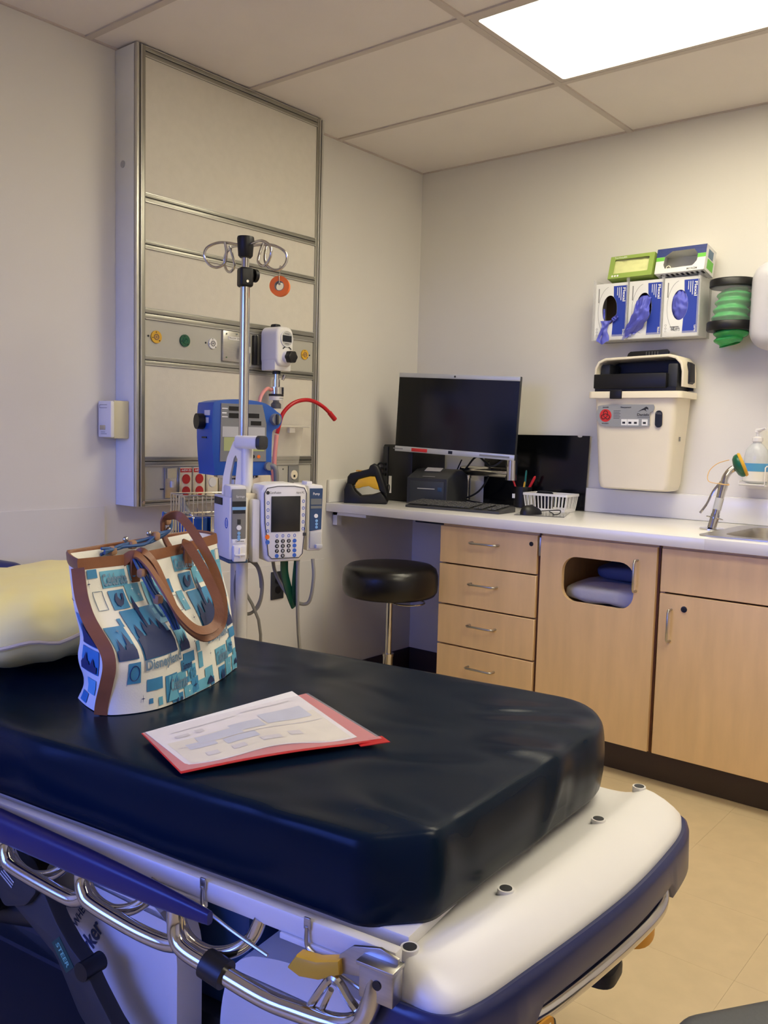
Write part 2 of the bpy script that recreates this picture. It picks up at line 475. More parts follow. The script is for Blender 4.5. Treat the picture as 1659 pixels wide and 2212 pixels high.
# wall protection sheets and rubber base
struct(MB().bb(0, .004, RY, -1.77, 0.1, .918).make('trim_1', M_sheet))
struct(MB().bb(0, .004, -1.765, -.65, 0.1, .63).make('trim_2', M_sheet))
struct(MB().bb(0, .006, RY, 0, 0, .115, .002).make('baseboard_left', M_base))
struct(MB().bb(.006, .612, -.006, 0, 0, .115, .002).make('baseboard_back', M_base))
struct(MB().bb(RX-.006, RX, RY, 0, 0, .115).make('baseboard_right', M_base))
struct(MB().bb(.006, RX-.006, RY, RY+.006, 0, .115).make('baseboard_front', M_base))

# ================================================================ COUNTER AND CABINETS
ZC, ZB, YF = .882, .843, -.646
CTR = thing('countertop', 'long white solid-surface countertop with upstand, running from the desk bay to the sink', 'countertop')
SX0, SX1, SY0, SY1 = 1.69, 2.22, -.54, -.13
sl = MB().bb(.002, SX0, YF, -.001, ZB, ZC, .004).bb(SX1, 2.7, YF, -.001, ZB, ZC, .004).bb(SX0-.004, SX1+.004, YF, SY0, ZB, ZC, .004).bb(SX0-.004, SX1+.004, SY1, -.001, ZB, ZC, .004)
sl.make('slab', M_counter, CTR)
MB().bb(.002, 2.7, -.018, -.001, ZC+.0005, .984, .003).make('backsplash', M_counter, CTR)
MB().bb(.002, .018, YF+.004, -.019, ZC+.0005, .984, .003).make('side_splash', M_counter, CTR)
br = MB().bb(.005, .03, -.60, -.57, .78, ZB-.001).bb(.005, .20, -.60, -.57, .825, ZB-.001)
br.make('wall_bracket', M_white, CTR)
# sink
SK = thing('sink', 'stainless steel inset sink in the white countertop', 'sink', (0, 0, ZC+.0005))
MB().holed(rrect(SX1-SX0+.10, SY1-SY0+.09, .03, 5, (SX0+SX1)/2, (SY0+SY1)/2), rrect(SX1-SX0-.02, SY1-SY0-.02, .07, 6, (SX0+SX1)/2, (SY0+SY1)/2), .004).make('rim', M_steel, SK)
cx_, cy_ = (SX0+SX1)/2, (SY0+SY1)/2
lv = []
for w_, z_ in ((-.02, .003), (-.024, -.01), (-.03, -.12), (-.06, -.15), (-.2, -.155)):
    lv.append([(a, b, z_) for a, b in rrect(SX1-SX0+w_, SY1-SY0+w_, .07, 6, cx_, cy_)])
n_ = len(lv[0]); bs = MB(); fs = []
for i in range(len(lv)-1):
    for j in range(n_): fs.append((i*n_+j, i*n_+(j+1) % n_, (i+1)*n_+(j+1) % n_, (i+1)*n_+j))
fs.append(tuple((len(lv)-1)*n_+j for j in range(n_)))
bs.add([p for l in lv for p in l], fs).make('basin', M_steel, SK, fix=False)
MB().cyl((cx_, cy_, -.154), (cx_, cy_, -.150), .04).make('drain', M_chrome, SK)

YD, T = -.597, .019
def pull(x, z, horiz, parent, L=.118):
    a = L/2
    if horiz: pts = [(x-a, YD-T, z), (x-a, YD-T-.024, z), (x-a+.008, YD-T-.031, z), (x+a-.008, YD-T-.031, z), (x+a, YD-T-.024, z), (x+a, YD-T, z)]
    else: pts = [(x, YD-T, z-a), (x, YD-T-.024, z-a), (x, YD-T-.031, z-a+.008), (x, YD-T-.031, z+a-.008), (x, YD-T-.024, z+a), (x, YD-T, z+a)]
    return MB().tube(pts, .0042, 10).make('handle', M_steel, parent)
def carcass(x0, x1, parent, open_front=True):
    c = MB().bb(x0, x0+.016, YD, -.02, .112, ZB-.002).bb(x1-.016, x1, YD, -.02, .112, ZB-.002).bb(x0+.016, x1-.016, YD, -.02, .112, .128).bb(x0+.016, x1-.016, -.028, -.02, .128, ZB-.002).bb(x0+.016, x1-.016, YD, -.03, ZB-.02, ZB-.002)
    return c.make('body', M_wood, parent)
def front(x0, x1, z0, z1, name, parent):
    f = MB().bb(x0, x1, YD-T, YD-.0005, z0, z1, .0015, 1).make(name, M_wood, parent); return f
CB = thing('drawer_cabinet', 'maple cabinet of four drawers with wire pulls beside the desk bay', 'cabinet')
carcass(.615, 1.066, CB)
MB().bb(1.0585, 1.066, YD-.004, YD-.0005, .112, ZB-.004).make('edge_strip', M_wedge, CB)
zb = [.830, .677, .510, .346, .116]
for i in range(4):
    d = front(.613, 1.058, zb[i+1]+.006, zb[i], 'drawer', CB)
    pull(.830, [.776, .612, .445, .276][i], True, d, .12)
    if i == 0: MB().cyl((1.033, YD-T-.002, .796), (1.033, YD-T+.004, .796), .0085).make('lock', M_black, d)
CD = thing('cupboard', 'maple cupboard whose door has a rounded rectangular cut-out showing linen', 'cabinet')
carcass(1.070, 1.528, CD)
MB().bb(1.521, 1.528, YD-.004, YD-.0005, .112, ZB-.004).make('edge_strip', M_wedge, CD)
dd = MB().holed([(1.074, .116), (1.520, .116), (1.520, .832), (1.074, .832)], rrect(.278, .166, .055, 6, 1.304, .684), T-.0005, frame((0, YD-T, 0), (1, 0, 0), (0, 0, 1)) @ Matrix.Diagonal((1, 1, -1, 1)))
dr = dd.make('door', M_wood, CD)
pull(1.452, .727, False, dr, .108)
MB().bb(1.066, 1.074, YD-T-.003, YD-T+.002, .755, .825, .001).make('hinge', M_steel, dr)
MB().bb(1.088, 1.510, -.585, -.03, .560, .575).make('shelf', M_inside, CD)
def crumple(c, s, name, m, label, cat, seed=0, amp=.012, group=None):
    def fn(u, v):
        a, b = (u-.5)*2*PI/2*2, v*PI
        ca, sa = math.cos(2*PI*u), math.sin(2*PI*u); cb, sb = math.cos(PI*v), math.sin(PI*v)
        sg = lambda q, e: math.copysign(abs(q)**e, q)
        p = Vector((s[0]/2*sg(ca, .35)*sg(sb, .35), s[1]/2*sg(sa, .35)*sg(sb, .35), -s[2]/2*sg(cb, .6)))
        n = mnoise.noise(p*14 + Vector((seed*7.3, 0, 0)))
        p.z += amp*n; p.x += amp*.5*mnoise.noise(p*18+Vector((0, seed, 3)))
        if p.z < -s[2]/2: p.z = -s[2]/2
        return tuple(p + Vector(c))
    return tag(MB().grid(fn, 40, 20, cu=True).make(name, m, ang=180), label, cat, group)
crumple((1.30, -.36, .618), (.36, .36, .075), 'linen_pack', M_linen, 'white plastic-wrapped linen pack seen through the cupboard cut-out', 'linen', 1)
crumple((1.33, -.28, .690), (.28, .26, .06), 'pad_bundle', M_lblue, 'blue bundle of pads lying on the white linen pack in the cupboard', 'linen', 2, .015)
CS = thing('sink_cabinet', 'maple cabinet under the sink with blank top panel, lock and wire pull', 'cabinet')
carcass(1.532, 2.45, CS)
front(1.537, 2.0, .684, .832, 'false_front', CS); front(2.006, 2.446, .684, .832, 'false_front', CS)
d1 = front(1.537, 2.0, .116, .678, 'door', CS); d2 = front(2.006, 2.446, .116, .678, 'door', CS)
pull(1.580, .573, False, d1, .108); pull(2.40, .573, False, d2, .108)
lk = MB().cyl((1.624, YD-T-.004, .634), (1.624, YD-T+.003, .634), .0105).make('lock', M_chrome, d1)
MB().cyl((1.624, YD-T-.006, .634), (1.624, YD-T-.0035, .634), .006).make('key_slot', M_black, lk)
tag(MB().bb(.617, 2.45, -.556, -.03, .001, .111, .002).make('cabinet_plinth', M_base), 'dark brown rubber-faced toe kick running under the maple cabinets', 'toe kick')
# dark modesty tray under the desk with cables
UT = thing('cable_tray', 'dark cable tray fixed under the desk bay at the back wall', 'cable tray', (.40, -.06, .77))
MB().bb(-.30, .21, -.05, .045, 0, .008).bb(-.30, .21, -.05, -.042, .008, .07).bb(-.30, .21, .037, .045, .008, .07).make('tray', M_dgrey, UT)
cb = MB()
for k in range(5):
    pts = [(.05+.03*k, -.055, .04), (.06+.03*k, -.075, -.02-.012*(k % 3)), (.10+.02*k, -.08, -.055-.01*k), (.15+.012*k, -.075, -.04), (.205, -.055, .01)]
    cb.tube(pts, .0035, 6, k=6)
cb.make('hanging_cable', M_cableb, UT)

# ================================================================ STOOL
ST = thing('stool', 'round black vinyl swivel stool on a chrome column under the desk', 'stool', (.425, -.70, 0))
MB().lathe([(.02, .528), (.17, .528), (.186, .534), (.196, .55), (.199, .58), (.198, .615), (.190, .642), (.172, .655), (.12, .662), (.02, .664)], 48).make('seat', M_vinylb, ST)
MB().lathe([(.03, .500), (.05, .505), (.075, .522), (.09, .527)], 24).make('seat_plate', M_dgrey, ST)
MB().cyl((0, 0, .28), (0, 0, .505), .0135).make('piston', M_chrome, ST)
MB().cyl((0, 0, .09), (0, 0, .275), .022).cyl((0, 0, .272), (0, 0, .283), .024).make('column', M_chrome, ST)
lp = [(.055+.068*math.cos(a)+.02, .068*math.sin(a)+.03, .504) for a in [2*PI*i/24 for i in range(24)]]
MB().tube(lp, .0035, 8, closed=True).make('height_ring', M_chrome, ST)
lg = None
for k in range(5):
    a = 2*PI*k/5 + .3
    R_ = Matrix.Rotation(a, 4, 'Z')
    l = MB().tube([(.01, 0, .095), (.12, 0, .085), (.24, 0, .062)], [.02, .013], 10, M=R_).make('leg', M_chrome, ST)
    MB().cyl((.24, -.012, .026), (.24, .012, .026), .025, M=R_).cyl((.24, 0, .03), (.24, 0, .064), .008, M=R_).make('caster', M_black, l)
# ================================================================ HEADWALL UNIT
PX, PY0, PY1, PZ0, PZ1 = .1226, -1.7237, -.8295, .9225, 2.4525
HW = thing('headwall_unit', 'tall grey medical headwall panel with aluminium frame, gas outlets and sockets', 'headwall panel', (0, PY0, PZ0))
hl = lambda mb, n, m, p=HW, **k: _hw(mb, n, m, p, **k)
def _hw(mb, n, m, p, **k):
    mb.v = [(a, b-PY0, c-PZ0) for a, b, c in mb.v] ; return mb.make(n, m, p, **k)
hl(MB().bb(.001, PX-.018, PY0+.006, PY1-.006, PZ0+.004, PZ1-.004), 'body', M_groove)
hl(MB().bb(.001, PX-.012, PY0, PY0+.006, PZ0, PZ1, .001), 'side_panel', M_hside)
hl(MB().bb(.001, PX-.012, PY1-.006, PY1, PZ0, PZ1, .001), 'side_panel', M_hside)
hl(MB().cyl((.045, PY0-.002, 2.075), (.045, PY0+.001, 2.075), .012), 'plug', M_lgrey)
for s, y0 in ((1, PY0), (-1, PY1)):
    f = lambda a, b: (min(y0+s*a, y0+s*b), max(y0+s*a, y0+s*b))
    a, b = f(0, .010); p_ = hl(MB().bb(PX-.016, PX, a, b, PZ0, PZ1, .001), 'corner_post', M_aluL)
    a, b = f(.010, .017); hl(MB().bb(PX-.016, PX-.008, a, b, PZ0, PZ1), 'post_groove', M_groove, p_)
    a, b = f(.017, .022); hl(MB().bb(PX-.016, PX, a, b, PZ0, PZ1, .001), 'post_lip', M_aluL, p_)
    a, b = f(.022, .036); hl(MB().bb(PX-.016, PX-.002, a, b, PZ0, PZ1, .001), 'inner_post', M_alu)
YL, YR = PY0+.036, PY1-.036
rows = [(2.418, 1.981, 0), (1.949, 1.826, 0), (1.796, 1.602, 0), (1.562, 1.440, 1), (1.408, 1.095, 0), (1.061, .945, 1)]
edges = [PZ1] + [v for r in rows for v in (r[0], r[1])] + [PZ0]
for i in range(0, len(edges), 2):
    a, b = edges[i], edges[i+1]; mid = (a+b)/2
    bar = hl(MB().bb(PX-.016, PX-.0025, YL, YR, mid+.0012, a, .001).bb(PX-.016, PX-.0025, YL, YR, b, mid-.0012, .001), 'cross_bar', M_alu)
    hl(MB().bb(PX-.016, PX-.001, YL, YR, b+.0005, b+.003).bb(PX-.016, PX-.001, YL, YR, a-.003, a-.0005), 'bar_lip', M_aluL, bar)
RP = []
for zt, zb_, g in rows:
    RP.append(hl(MB().bb(PX-.018, PX-.007, YL, YR, zb_, zt), 'infill_panel', M_hgrey if g else M_hpan))
XP = PX-.007
def gas(y, z, m, mc, r=.0215):
    o = hl(MB().cyl((XP, y, z), (XP+.005, y, z), r, n=28), 'gas_outlet', m)
    hl(MB().tube([(XP+.0055, y+.009*math.cos(2*PI*i/20), z+.009*math.sin(2*PI*i/20)) for i in range(20)], .0018, 6, closed=True).cyl((XP+.004, y, z), (XP+.0062, y, z), .004, n=12), 'outlet_ring', mc, o)
    hl(MB().cyl((XP+.004, y+.012, z-.012), (XP+.0062, y+.012, z-.012), .002, n=8).cyl((XP+.004, y-.002, z+.016), (XP+.0062, y-.002, z+.016), .0018, n=8).cyl((XP+.004, y-.016, z-.003), (XP+.0062, y-.016, z-.003), .0018, n=8), 'outlet_pin', M_ink, o)
gas(-1.641, 1.506, M_yell, M_tan); gas(-1.519, 1.505, M_gdisc, M_green); gas(-1.393, 1.507, M_white, M_grey, .019); gas(-.914, 1.507, M_yell, M_tan, .020)
for y in (-1.672, -1.424, -.884): hl(MB().cyl((XP, y, 1.507), (XP+.0015, y, 1.507), .0035, n=10), 'screw', M_dgrey, RP[3])
pp = hl(MB().bb(XP, XP+.010, -1.350, -1.215, 1.447, 1.560, .003), 'speaker_plate', M_steel)
lb = hl(MB().bb(XP+.010, XP+.0112, -1.325, -1.245, 1.528, 1.540), 'label', M_white, pp)
tx = MB(); put_text(tx, 'PILLOW SPEAKER', .008, frame((XP+.0112, -1.285, 1.534), (0, 1, 0), (0, 0, 1)), .072); hl(tx, 'lettering', M_ink, pp)
hl(MB().bb(XP+.010, XP+.035, -1.262, -1.235, 1.482, 1.508, .003).cyl((XP+.03, -1.268, 1.455), (XP+.03, -1.262, 1.5), .004), 'plug_socket', M_lgrey, pp)
sc = MB()
for a, b in ((-1.335, 1.548), (-1.285, 1.551), (-1.335, 1.462)): sc.cyl((XP+.009, a, b), (XP+.0125, a, b), .003, n=8)
hl(sc, 'screw', M_chrome, pp)
p2 = hl(MB().bb(XP, XP+.009, -1.180, -1.085, 1.447, 1.560, .003), 'suction_plate', M_alu)
hl(MB().bb(XP, XP+.014, -1.200, -1.181, 1.445, 1.556, .002), 'plate_edge', M_black, p2)
hl(MB().cyl((XP+.005, -1.13, 1.508), (XP+.022, -1.13, 1.508), .017), 'wall_adapter', M_chrome, p2)
# electrical row
zl, zh = .948, 1.055
sw = hl(MB().bb(XP, XP+.008, -1.606, -1.549, zl, zh, .002), 'switch_plate', M_steel)
hl(MB().bb(XP+.008, XP+.010, -1.597, -1.556, 1.018, 1.052), 'switch_label', M_beige, sw)
hl(MB().bb(XP+.008, XP+.016, -1.584, -1.572, .985, 1.008, .002), 'switch_toggle', M_white, sw)
hl(MB().bb(XP, XP+.004, -1.622, -1.607, zl+.03, zl+.034), 'screw', M_dgrey, sw)
for k, y0 in enumerate((-1.546, -1.486)):
    pl_ = hl(MB().bb(XP, XP+.012, y0, y0+.055, zl, zh, .002), 'socket_plate', M_cream)
    hl(MB().bb(XP+.001, XP+.0155, y0-.0035, y0+.001, zl, zh, .001), 'plate_edge', M_chrome, pl_)
    hl(MB().bb(XP+.012, XP+.0128, y0+.003, y0+.053, 1.038, 1.052), 'header_strip', M_inkr, pl_)
    tx = MB(); put_text(tx, 'A4EW-30', .012, frame((XP+.0128, y0+.028, 1.045), (0, 1, 0), (0, 0, 1)), .042, .01); hl(tx, 'lettering', M_inkw, pl_)
    for z in (1.014, .970):
        s_ = hl(MB().cyl((XP+.011, y0+.028, z), (XP+.0145, y0+.028, z), .0175, n=24), 'red_socket', M_red, pl_)
sp = hl(MB().bb(XP, XP+.012, -1.424, -1.370, zl, zh, .002), 'socket_plate', M_cream)
hl(MB().bb(XP+.001, XP+.0155, -1.4275, -1.423, zl, zh, .001), 'plate_edge', M_chrome, sp)
hl(MB().cyl((XP+.011, -1.397, 1.0), (XP+.0145, -1.397, 1.0), .0175, n=24), 'socket', M_white, sp)
sp = hl(MB().bb(XP, XP+.010, -1.362, -1.30, zl, zh, .002), 'blank_plate', M_steel)
hl(MB().bb(XP+.001, XP+.0135, -1.366, -1.361, zl, zh, .001), 'plate_edge', M_chrome, sp)
sp = hl(MB().bb(XP, XP+.010, -1.240, -1.10, zl, zh, .002), 'socket_plate', M_cream)
sp = hl(MB().bb(XP, XP+.006, -1.058, -1.002, zl, zh, .002), 'blank_plate', M_hgrey)
hl(MB().cyl((XP+.005, -1.03, 1.042), (XP+.0075, -1.03, 1.042), .003, n=8), 'screw', M_dgrey, sp)
sp = hl(MB().bb(XP, XP+.007, -.998, -.940, zl, zh, .002), 'phone_plate', M_grey)
q = hl(MB().cyl((XP+.006, -.969, 1.018), (XP+.010, -.969, 1.018), .019, n=20), 'phone_socket', M_cream, sp)
hl(MB().bb(XP+.010, XP+.0106, -.974, -.964, 1.008, 1.018), 'socket_hole', M_black, sp)
hl(MB().cyl((PX-.004, PY0+.028, .936), (PX+.002, PY0+.028, .936), .006, n=12), 'corner_screw', M_chrome)

# nurse-call box on the side of the headwall
NC = thing('call_box', 'small beige nurse-call box with white cover on the side of the headwall', 'call box', (.04, PY0-.001, 1.155))
MB().bb(-.028, .040, -.058, 0, 0, .128, .003).make('body', M_beige, NC)
cv = MB().bb(-.032, .043, -.073, -.058, .003, .126, .004).make('cover', M_white, NC)
MB().bb(-.02, .012, -.075, -.073, .028, .044, .001).make('slider', M_chrome, cv)
tx = MB(); MF = frame((.005, -.0732, .105), (1, 0, 0), (0, 0, 1))
tx.bb(-.022, .022, -.0738, -.0732, .102, .1035).bb(-.022, .022, -.0738, -.0732, .112, .1135).bb(-.022, -.0205, -.0738, -.0732, .102, .1135)
tx.bb(-.015, .02, -.0738, -.0732, .014, .0155).bb(-.015, .01, -.0738, -.0732, .020, .0215).make('printed_lines', M_grey, cv)

# suction regulator on the headwall
SR = thing('suction_regulator', 'white suction regulator with round digital gauge and black knob on the headwall', 'regulator', (PX+.018, -1.13, 1.43))
body = MB().prism(rrect(.088, .150, .03, 6, 0, .085), .088, frame((.0, 0, 0), (0, 1, 0), (0, 0, 1)), .012, 3)
body.bb(.0, .075, -.043, .043, -.006, .05, .004)
bo = body.make('housing', M_white, SR)
GF = frame((.088, .004, .115), (0, 1, 0), (0, 0, 1))
g = MB().cyl((0, 0, -.002), (0, 0, .003), .030, n=32, M=GF).make('gauge', M_lgrey, SR)
MB().bb(-.023, .023, -.012, .012, .003, .004, M=GF).make('gauge_display', M_screen, g)
MB().tube([(.030*math.cos(2*PI*i/28), .030*math.sin(2*PI*i/28), .002) for i in range(28)], .0025, 6, closed=True, M=GF).make('gauge_rim', M_white, g)
tx = MB(); tx.bb(-.012, .012, .017, .019, .0032, .0036, M=GF).bb(-.010, .010, -.020, -.018, .0032, .0036, M=GF); tx.make('printed_lines', M_ink, g)
KF = frame((.088, .006, .046), (0, 1, 0), (0, 0, 1))
MB().cyl((0, 0, 0), (0, 0, .014), .025, .023, M=KF).make('knob_collar', M_white, SR)
kb = MB().prism([((.0225+.0015*math.cos(6*a))*math.cos(a), (.0225+.0015*math.cos(6*a))*math.sin(a)) for a in [2*PI*i/48 for i in range(48)]], .024, KF, .004, 2, .014)
kb.make('knob', M_black, SR)
ar = [(-.022+.044*t, .030*math.sin(PI*t)*.35, .0) for t in [i/10 for i in range(11)]]
MB().strap([(a, b, .002) for a, b, c in ar], .004, .001, (0, 1, 0), 2, M=frame((.088, .006, .076), (0, 1, 0), (0, 0, 1))).make('arrow_mark', M_ink, SR)
MB().bb(.02, .05, -.018, .012, .155, .172, .006).make('mode_switch', M_black, SR)
MB().cyl((-.017, .0, .078), (.002, 0, .078), .015).make('wall_nipple', M_chrome, SR)
MB().cyl((.04, .0, -.018), (.04, 0, -.004), .016).make('outlet_seal', M_black, SR)
MB().cyl((.04, 0, -.070), (.04, 0, -.018), .011).cyl((.04, 0, -.066), (.04, 0, -.038), .014).cyl((.055, .018, -.04), (.06, .024, -.02), .006).make('outlet_pipe', M_chrome, SR)
# overflow trap jar
TJ = thing('suction_trap', 'small clear suction trap jar with black float hanging below the regulator', 'trap jar', (PX+.058, -1.13, 1.278))
MB().cyl((0, 0, .058), (0, 0, .084), .030).make('chrome_cap', M_chrome, TJ)
MB().cyl((0, 0, .050), (0, 0, .0575), .029).make('cap_seal', M_black, TJ)
MB().lathe([(.026, 0), (.027, .002), (.027, .0495)], 28).make('jar', M_tub, TJ)
MB().lathe([(.020, .003), (.020, .020), (.012, .028), (.011, .042), (.005, .047)], 20).make('float', M_black, TJ)
bn = MB().lathe([(.0275, .034), (.0275, .049)], 28); bn.make('label_band', M_white, TJ)
tx = MB()
tx.bb(.0272, .0280, -.010, .012, .040, .0415).bb(.0272, .0280, -.008, .012, .043, .0442).make('printed_lines', M_grey, TJ)
# suction tubing
t1 = MB().tube([(PX+.058, -1.157, 1.350), (PX+.07, -1.19, 1.353), (PX+.085, -1.235, 1.32), (PX+.09, -1.25, 1.26), (PX+.085, -1.24, 1.15), (PX+.06, -1.17, 1.08), (PX+.05, -1.13, 1.0)], .0068, 10, k=7).make('suction_tube', M_pink)
tag(t1, 'pale pink suction tubing running from the trap jar behind the blue monitor', 'tubing')
t2 = MB().tube([(.212, -1.152, 1.185), (.215, -1.150, 1.20), (.225, -1.135, 1.262), (.235, -1.085, 1.305), (.245, -1.015, 1.318), (.25, -.945, 1.298), (.25, -.885, 1.262)], .0078, 12, k=8)
o = t2.make('drain_tube', M_rtube); tag(o, 'curved bright red rubber tube arching up beside the blue monitor', 'tubing')
MB().cyl((.25, -.900, 1.272), (.25, -.868, 1.247), .0098).make('tube_end', M_rtube, o)
MB().tube([(.21, -1.155, 1.00), (.208, -1.160, 1.08), (.211, -1.153, 1.18)], .0085, 12, k=6).make('clear_section', M_pink, o)
t3 = thing('clear_bag', 'clear plastic holder with a flat top edge hung on the headwall behind the red tube', 'plastic bag', (PX+.012, -1.04, 1.06))
MB().slab(lambda u, v: ((.012+.012*math.sin(PI*u))*(v) , -.095+.19*u+.02*(1-v)*(.5-u), .15*v), 14, 10, .001).make('bag_film', clear_mat('bag_film', (230, 226, 216), .22), t3)
MB().bb(.0, .05, -.10, .095, .150, .158, .002).make('top_rail', clear_mat('rail_plastic', (232, 228, 214), .6), t3)
MB().bb(.03, .045, -.012, .018, .128, .150, .002).make('clip', clear_mat('clip_plastic', (232, 228, 220), .6), t3)

# low wall outlet
WO = thing('wall_outlet', 'dark low wall outlet plate below the headwall, partly behind hanging cables', 'outlet', (.0045, -.942, .485))
MB().bb(0, .006, -.036, .036, 0, .118, .002).make('plate', M_dgrey, WO)
MB().cyl((.005, 0, .04), (.009, 0, .04), .016).cyl((.005, 0, .08), (.009, 0, .08), .016).make('socket', M_black, WO)

# ================================================================ IV POLE
TH = math.radians(39.4 + 28)
IP = thing('iv_pole', 'chrome infusion pole with looped hooks, white lower shaft and wheeled base behind the stretcher', 'iv pole', (.625, -1.69, 0), TH)
MB().cyl((0, 0, 1.62), (0, 0, 1.74), .0115).make('upper_rod', M_chrome, IP)
MB().cyl((0, 0, 1.13), (0, 0, 1.63), .0150).make('middle_rod', M_chrome, IP)
MB().cyl((0, 0, .10), (0, 0, 1.135), .0185).make('lower_shaft', M_shaft, IP)
MB().lathe([(.017, 1.712), (.022, 1.718), (.026, 1.768), (.0245, 1.774), (.01, 1.775)], 28).make('hook_hub', M_black, IP)
cl = MB().bb(-.021, .021, -.021, .021, 1.625, 1.683, .008, 3).make('height_clamp', M_black, IP)
MB().cyl((.02, .0, 1.664), (.030, 0, 1.664), .008, M=Matrix.Rotation(.3, 4, 'Z')).cyl((.028, 0, 1.664), (.040, 0, 1.664), .020, M=Matrix.Rotation(.3, 4, 'Z')).make('clamp_knob', M_black, cl)
MB().cyl((0, -.0235, 1.64), (0, -.019, 1.64), .004, n=10).make('clamp_screw', M_chrome, cl)
def hook(ang, L, drop=.055):
    pts = [(.012, 0, 0), (.055*L, 0, .006), (.085*L, 0, .004), (.115*L, 0, -.012), (.122*L, 0, -.036), (.108*L, 0, -.060), (.085*L, 0, -.068), (.062*L, 0, -.054), (.056*L, .010, -.028), (.060*L, .020, .004)]
    return MB().tube(pts, .0042, 10, k=6, M=Matrix.Translation((0, 0, 1.748)) @ Matrix.Rotation(ang, 4, 'Z')).make('hook', M_chrome, IP)
a0 = math.radians(39.4) - TH
hook(a0+.10, 1.02, 0); hook(a0+PI+.10, 1.0, 0); hook(a0+PI/2+.75, .95); hook(a0-PI/2+.85, .95)
# orange tape roll on the hook
rx = Matrix.Rotation(math.radians(39.4-28-39.4), 4, 'Z')
TR = thing('tape_roll', 'orange roll of tape hanging by a wire from an infusion pole hook', 'tape roll', (.676, -1.594, 1.637), math.radians(39.4-4))
n_ = 40; vs_, fs = [], []
for (r, y) in ((.0150, -.011), (.0305, -.011), (.0305, .011), (.0150, .011)):
    for j in range(n_): vs_.append((r*math.cos(2*PI*j/n_), y, r*math.sin(2*PI*j/n_)))
for i in range(4):
    for j in range(n_): fs.append((i*n_+j, i*n_+(j+1) % n_, ((i+1) % 4)*n_+(j+1) % n_, ((i+1) % 4)*n_+j))
MB().add(vs_, fs).make('tape', M_orange, TR)
vs_ = []
for (r, y) in ((.0132, -.0115), (.0149, -.0115), (.0149, .0115), (.0132, .0115)):
    for j in range(n_): vs_.append((r*math.cos(2*PI*j/n_), y, r*math.sin(2*PI*j/n_)))
MB().add(vs_, fs).make('core', M_grey, TR)
MB().tube([(0, -.013, .008), (0, -.014, .03), (0, -.006, .040), (.001, .0, .052), (.003, 0, .058), (.0, 0, .062), (-.003, .0, .056)], .0014, 6, k=5).cyl((0, -.0125, .006), (0, -.008, .006), .004, n=10).make('wire', M_chrome, TR)
# handle bracket on the pole (fin with slot + top grip)
FM = frame((0, 0, 0), (math.cos(a0), math.sin(a0), 0), (0, 0, 1))    # u = screen right, v = up, w = toward viewer
fin = [(.022, .83), (.022, 1.165), (-.010, 1.172), (-.026, 1.158), (-.044, 1.11), (-.056, 1.05), (-.060, .99), (-.058, .93), (-.050, .83)]
slot = [(-.012, 1.105), (-.018, 1.118), (-.024, 1.108), (-.034, 1.06), (-.038, 1.00), (-.037, .955), (-.033, .938), (-.028, .945), (-.023, .99), (-.017, 1.05)]
MB().holed(fin, slot, .036, FM @ Matrix.Translation((0, 0, -.005))).make('handle_bracket', M_bedwh, IP)
MB().bb(.000, .030, .80, 1.17, -.016, .040, .012, 3, FM).make('handle_spine', M_bedwh, IP)
GH = FM @ Matrix.Translation((.0, 1.158, .02)) @ Matrix.Rotation(math.radians(-28), 4, 'Y')
gp = MB().prism(rrect(.046, .040, .012, 4), .078, GH @ Matrix.Rotation(PI/2, 4, 'Y') @ Matrix.Translation((0, 0, -.012)), .003).make('top_grip', M_bedwh, IP)
MB().prism(rrect(.048, .042, .014, 4), .014, GH @ Matrix.Rotation(PI/2, 4, 'Y') @ Matrix.Translation((0, 0, .067)), .005).make('grip_cap', M_dgrey, gp)
for k in range(5):
    R_ = Matrix.Rotation(2*PI*k/5+.69, 4, 'Z')
    l = MB().tube([(.0, 0, .105), (.14, 0, .095), (.27, 0, .075)], [.02, .014], 10, M=R_).make('leg', M_shaft, IP)
    MB().cyl((.27, -.011, .031), (.27, .011, .031), .030, M=R_).cyl((.27, 0, .03), (.27, 0, .078), .008, M=R_).make('caster', M_black, l)

# ================================================================ INFUSION PUMP (mounted on the pole; faces local -y)
PU = thing('infusion_pump', 'white infusion pump controller with dark screen and keypad, flanked by two modules', 'infusion pump', (.625, -1.69, .80), TH)
def face(x, z, y): return frame((x, y, z), (1, 0, 0), (0, 0, 1))     # w points to -y? (u x v = -y)
# controller
pc_out = [(-.060, .012), (-.048, .0), (.050, .0), (.062, .012), (.072, .120), (.074, .215), (.066, .232), (.03, .238), (-.03, .238), (-.066, .232), (-.076, .215), (-.073, .120)]
CTRL = MB().prism(pc_out, .10, face(.092, 0, -.025), .010, 3).make('controller', M_white, PU)
fp = [(a*.90, .012+(b-.0)*.915) for a, b in pc_out]
MB().prism(fp, .003, face(.092, 0, -.1255), .002, 2).make('face_plate', M_white, CTRL)
rim = [face(.092, 0, -.1285) @ Vector((a, b, 0)) for a, b in fp]
MB().tube(rim, .0013, 6, closed=True).make('face_outline', M_dgrey, CTRL)
MB().bb(.045, .139, -.1310, -.1285, .092, .200, .001).make('screen', M_screen, CTRL)
kp = MB(); kb_ = MB(); kd = MB()
F2 = face(.092, 0, -.1285)
for i in range(5):
    for s in (-1, 1): kp.tube([(s*.057+.0035*math.cos(2*PI*j/12), .180-.021*i+(.004 if s > 0 else 0)+.0045*math.sin(2*PI*j/12), .0004) for j in range(12)], .0009, 5, closed=True, M=F2)
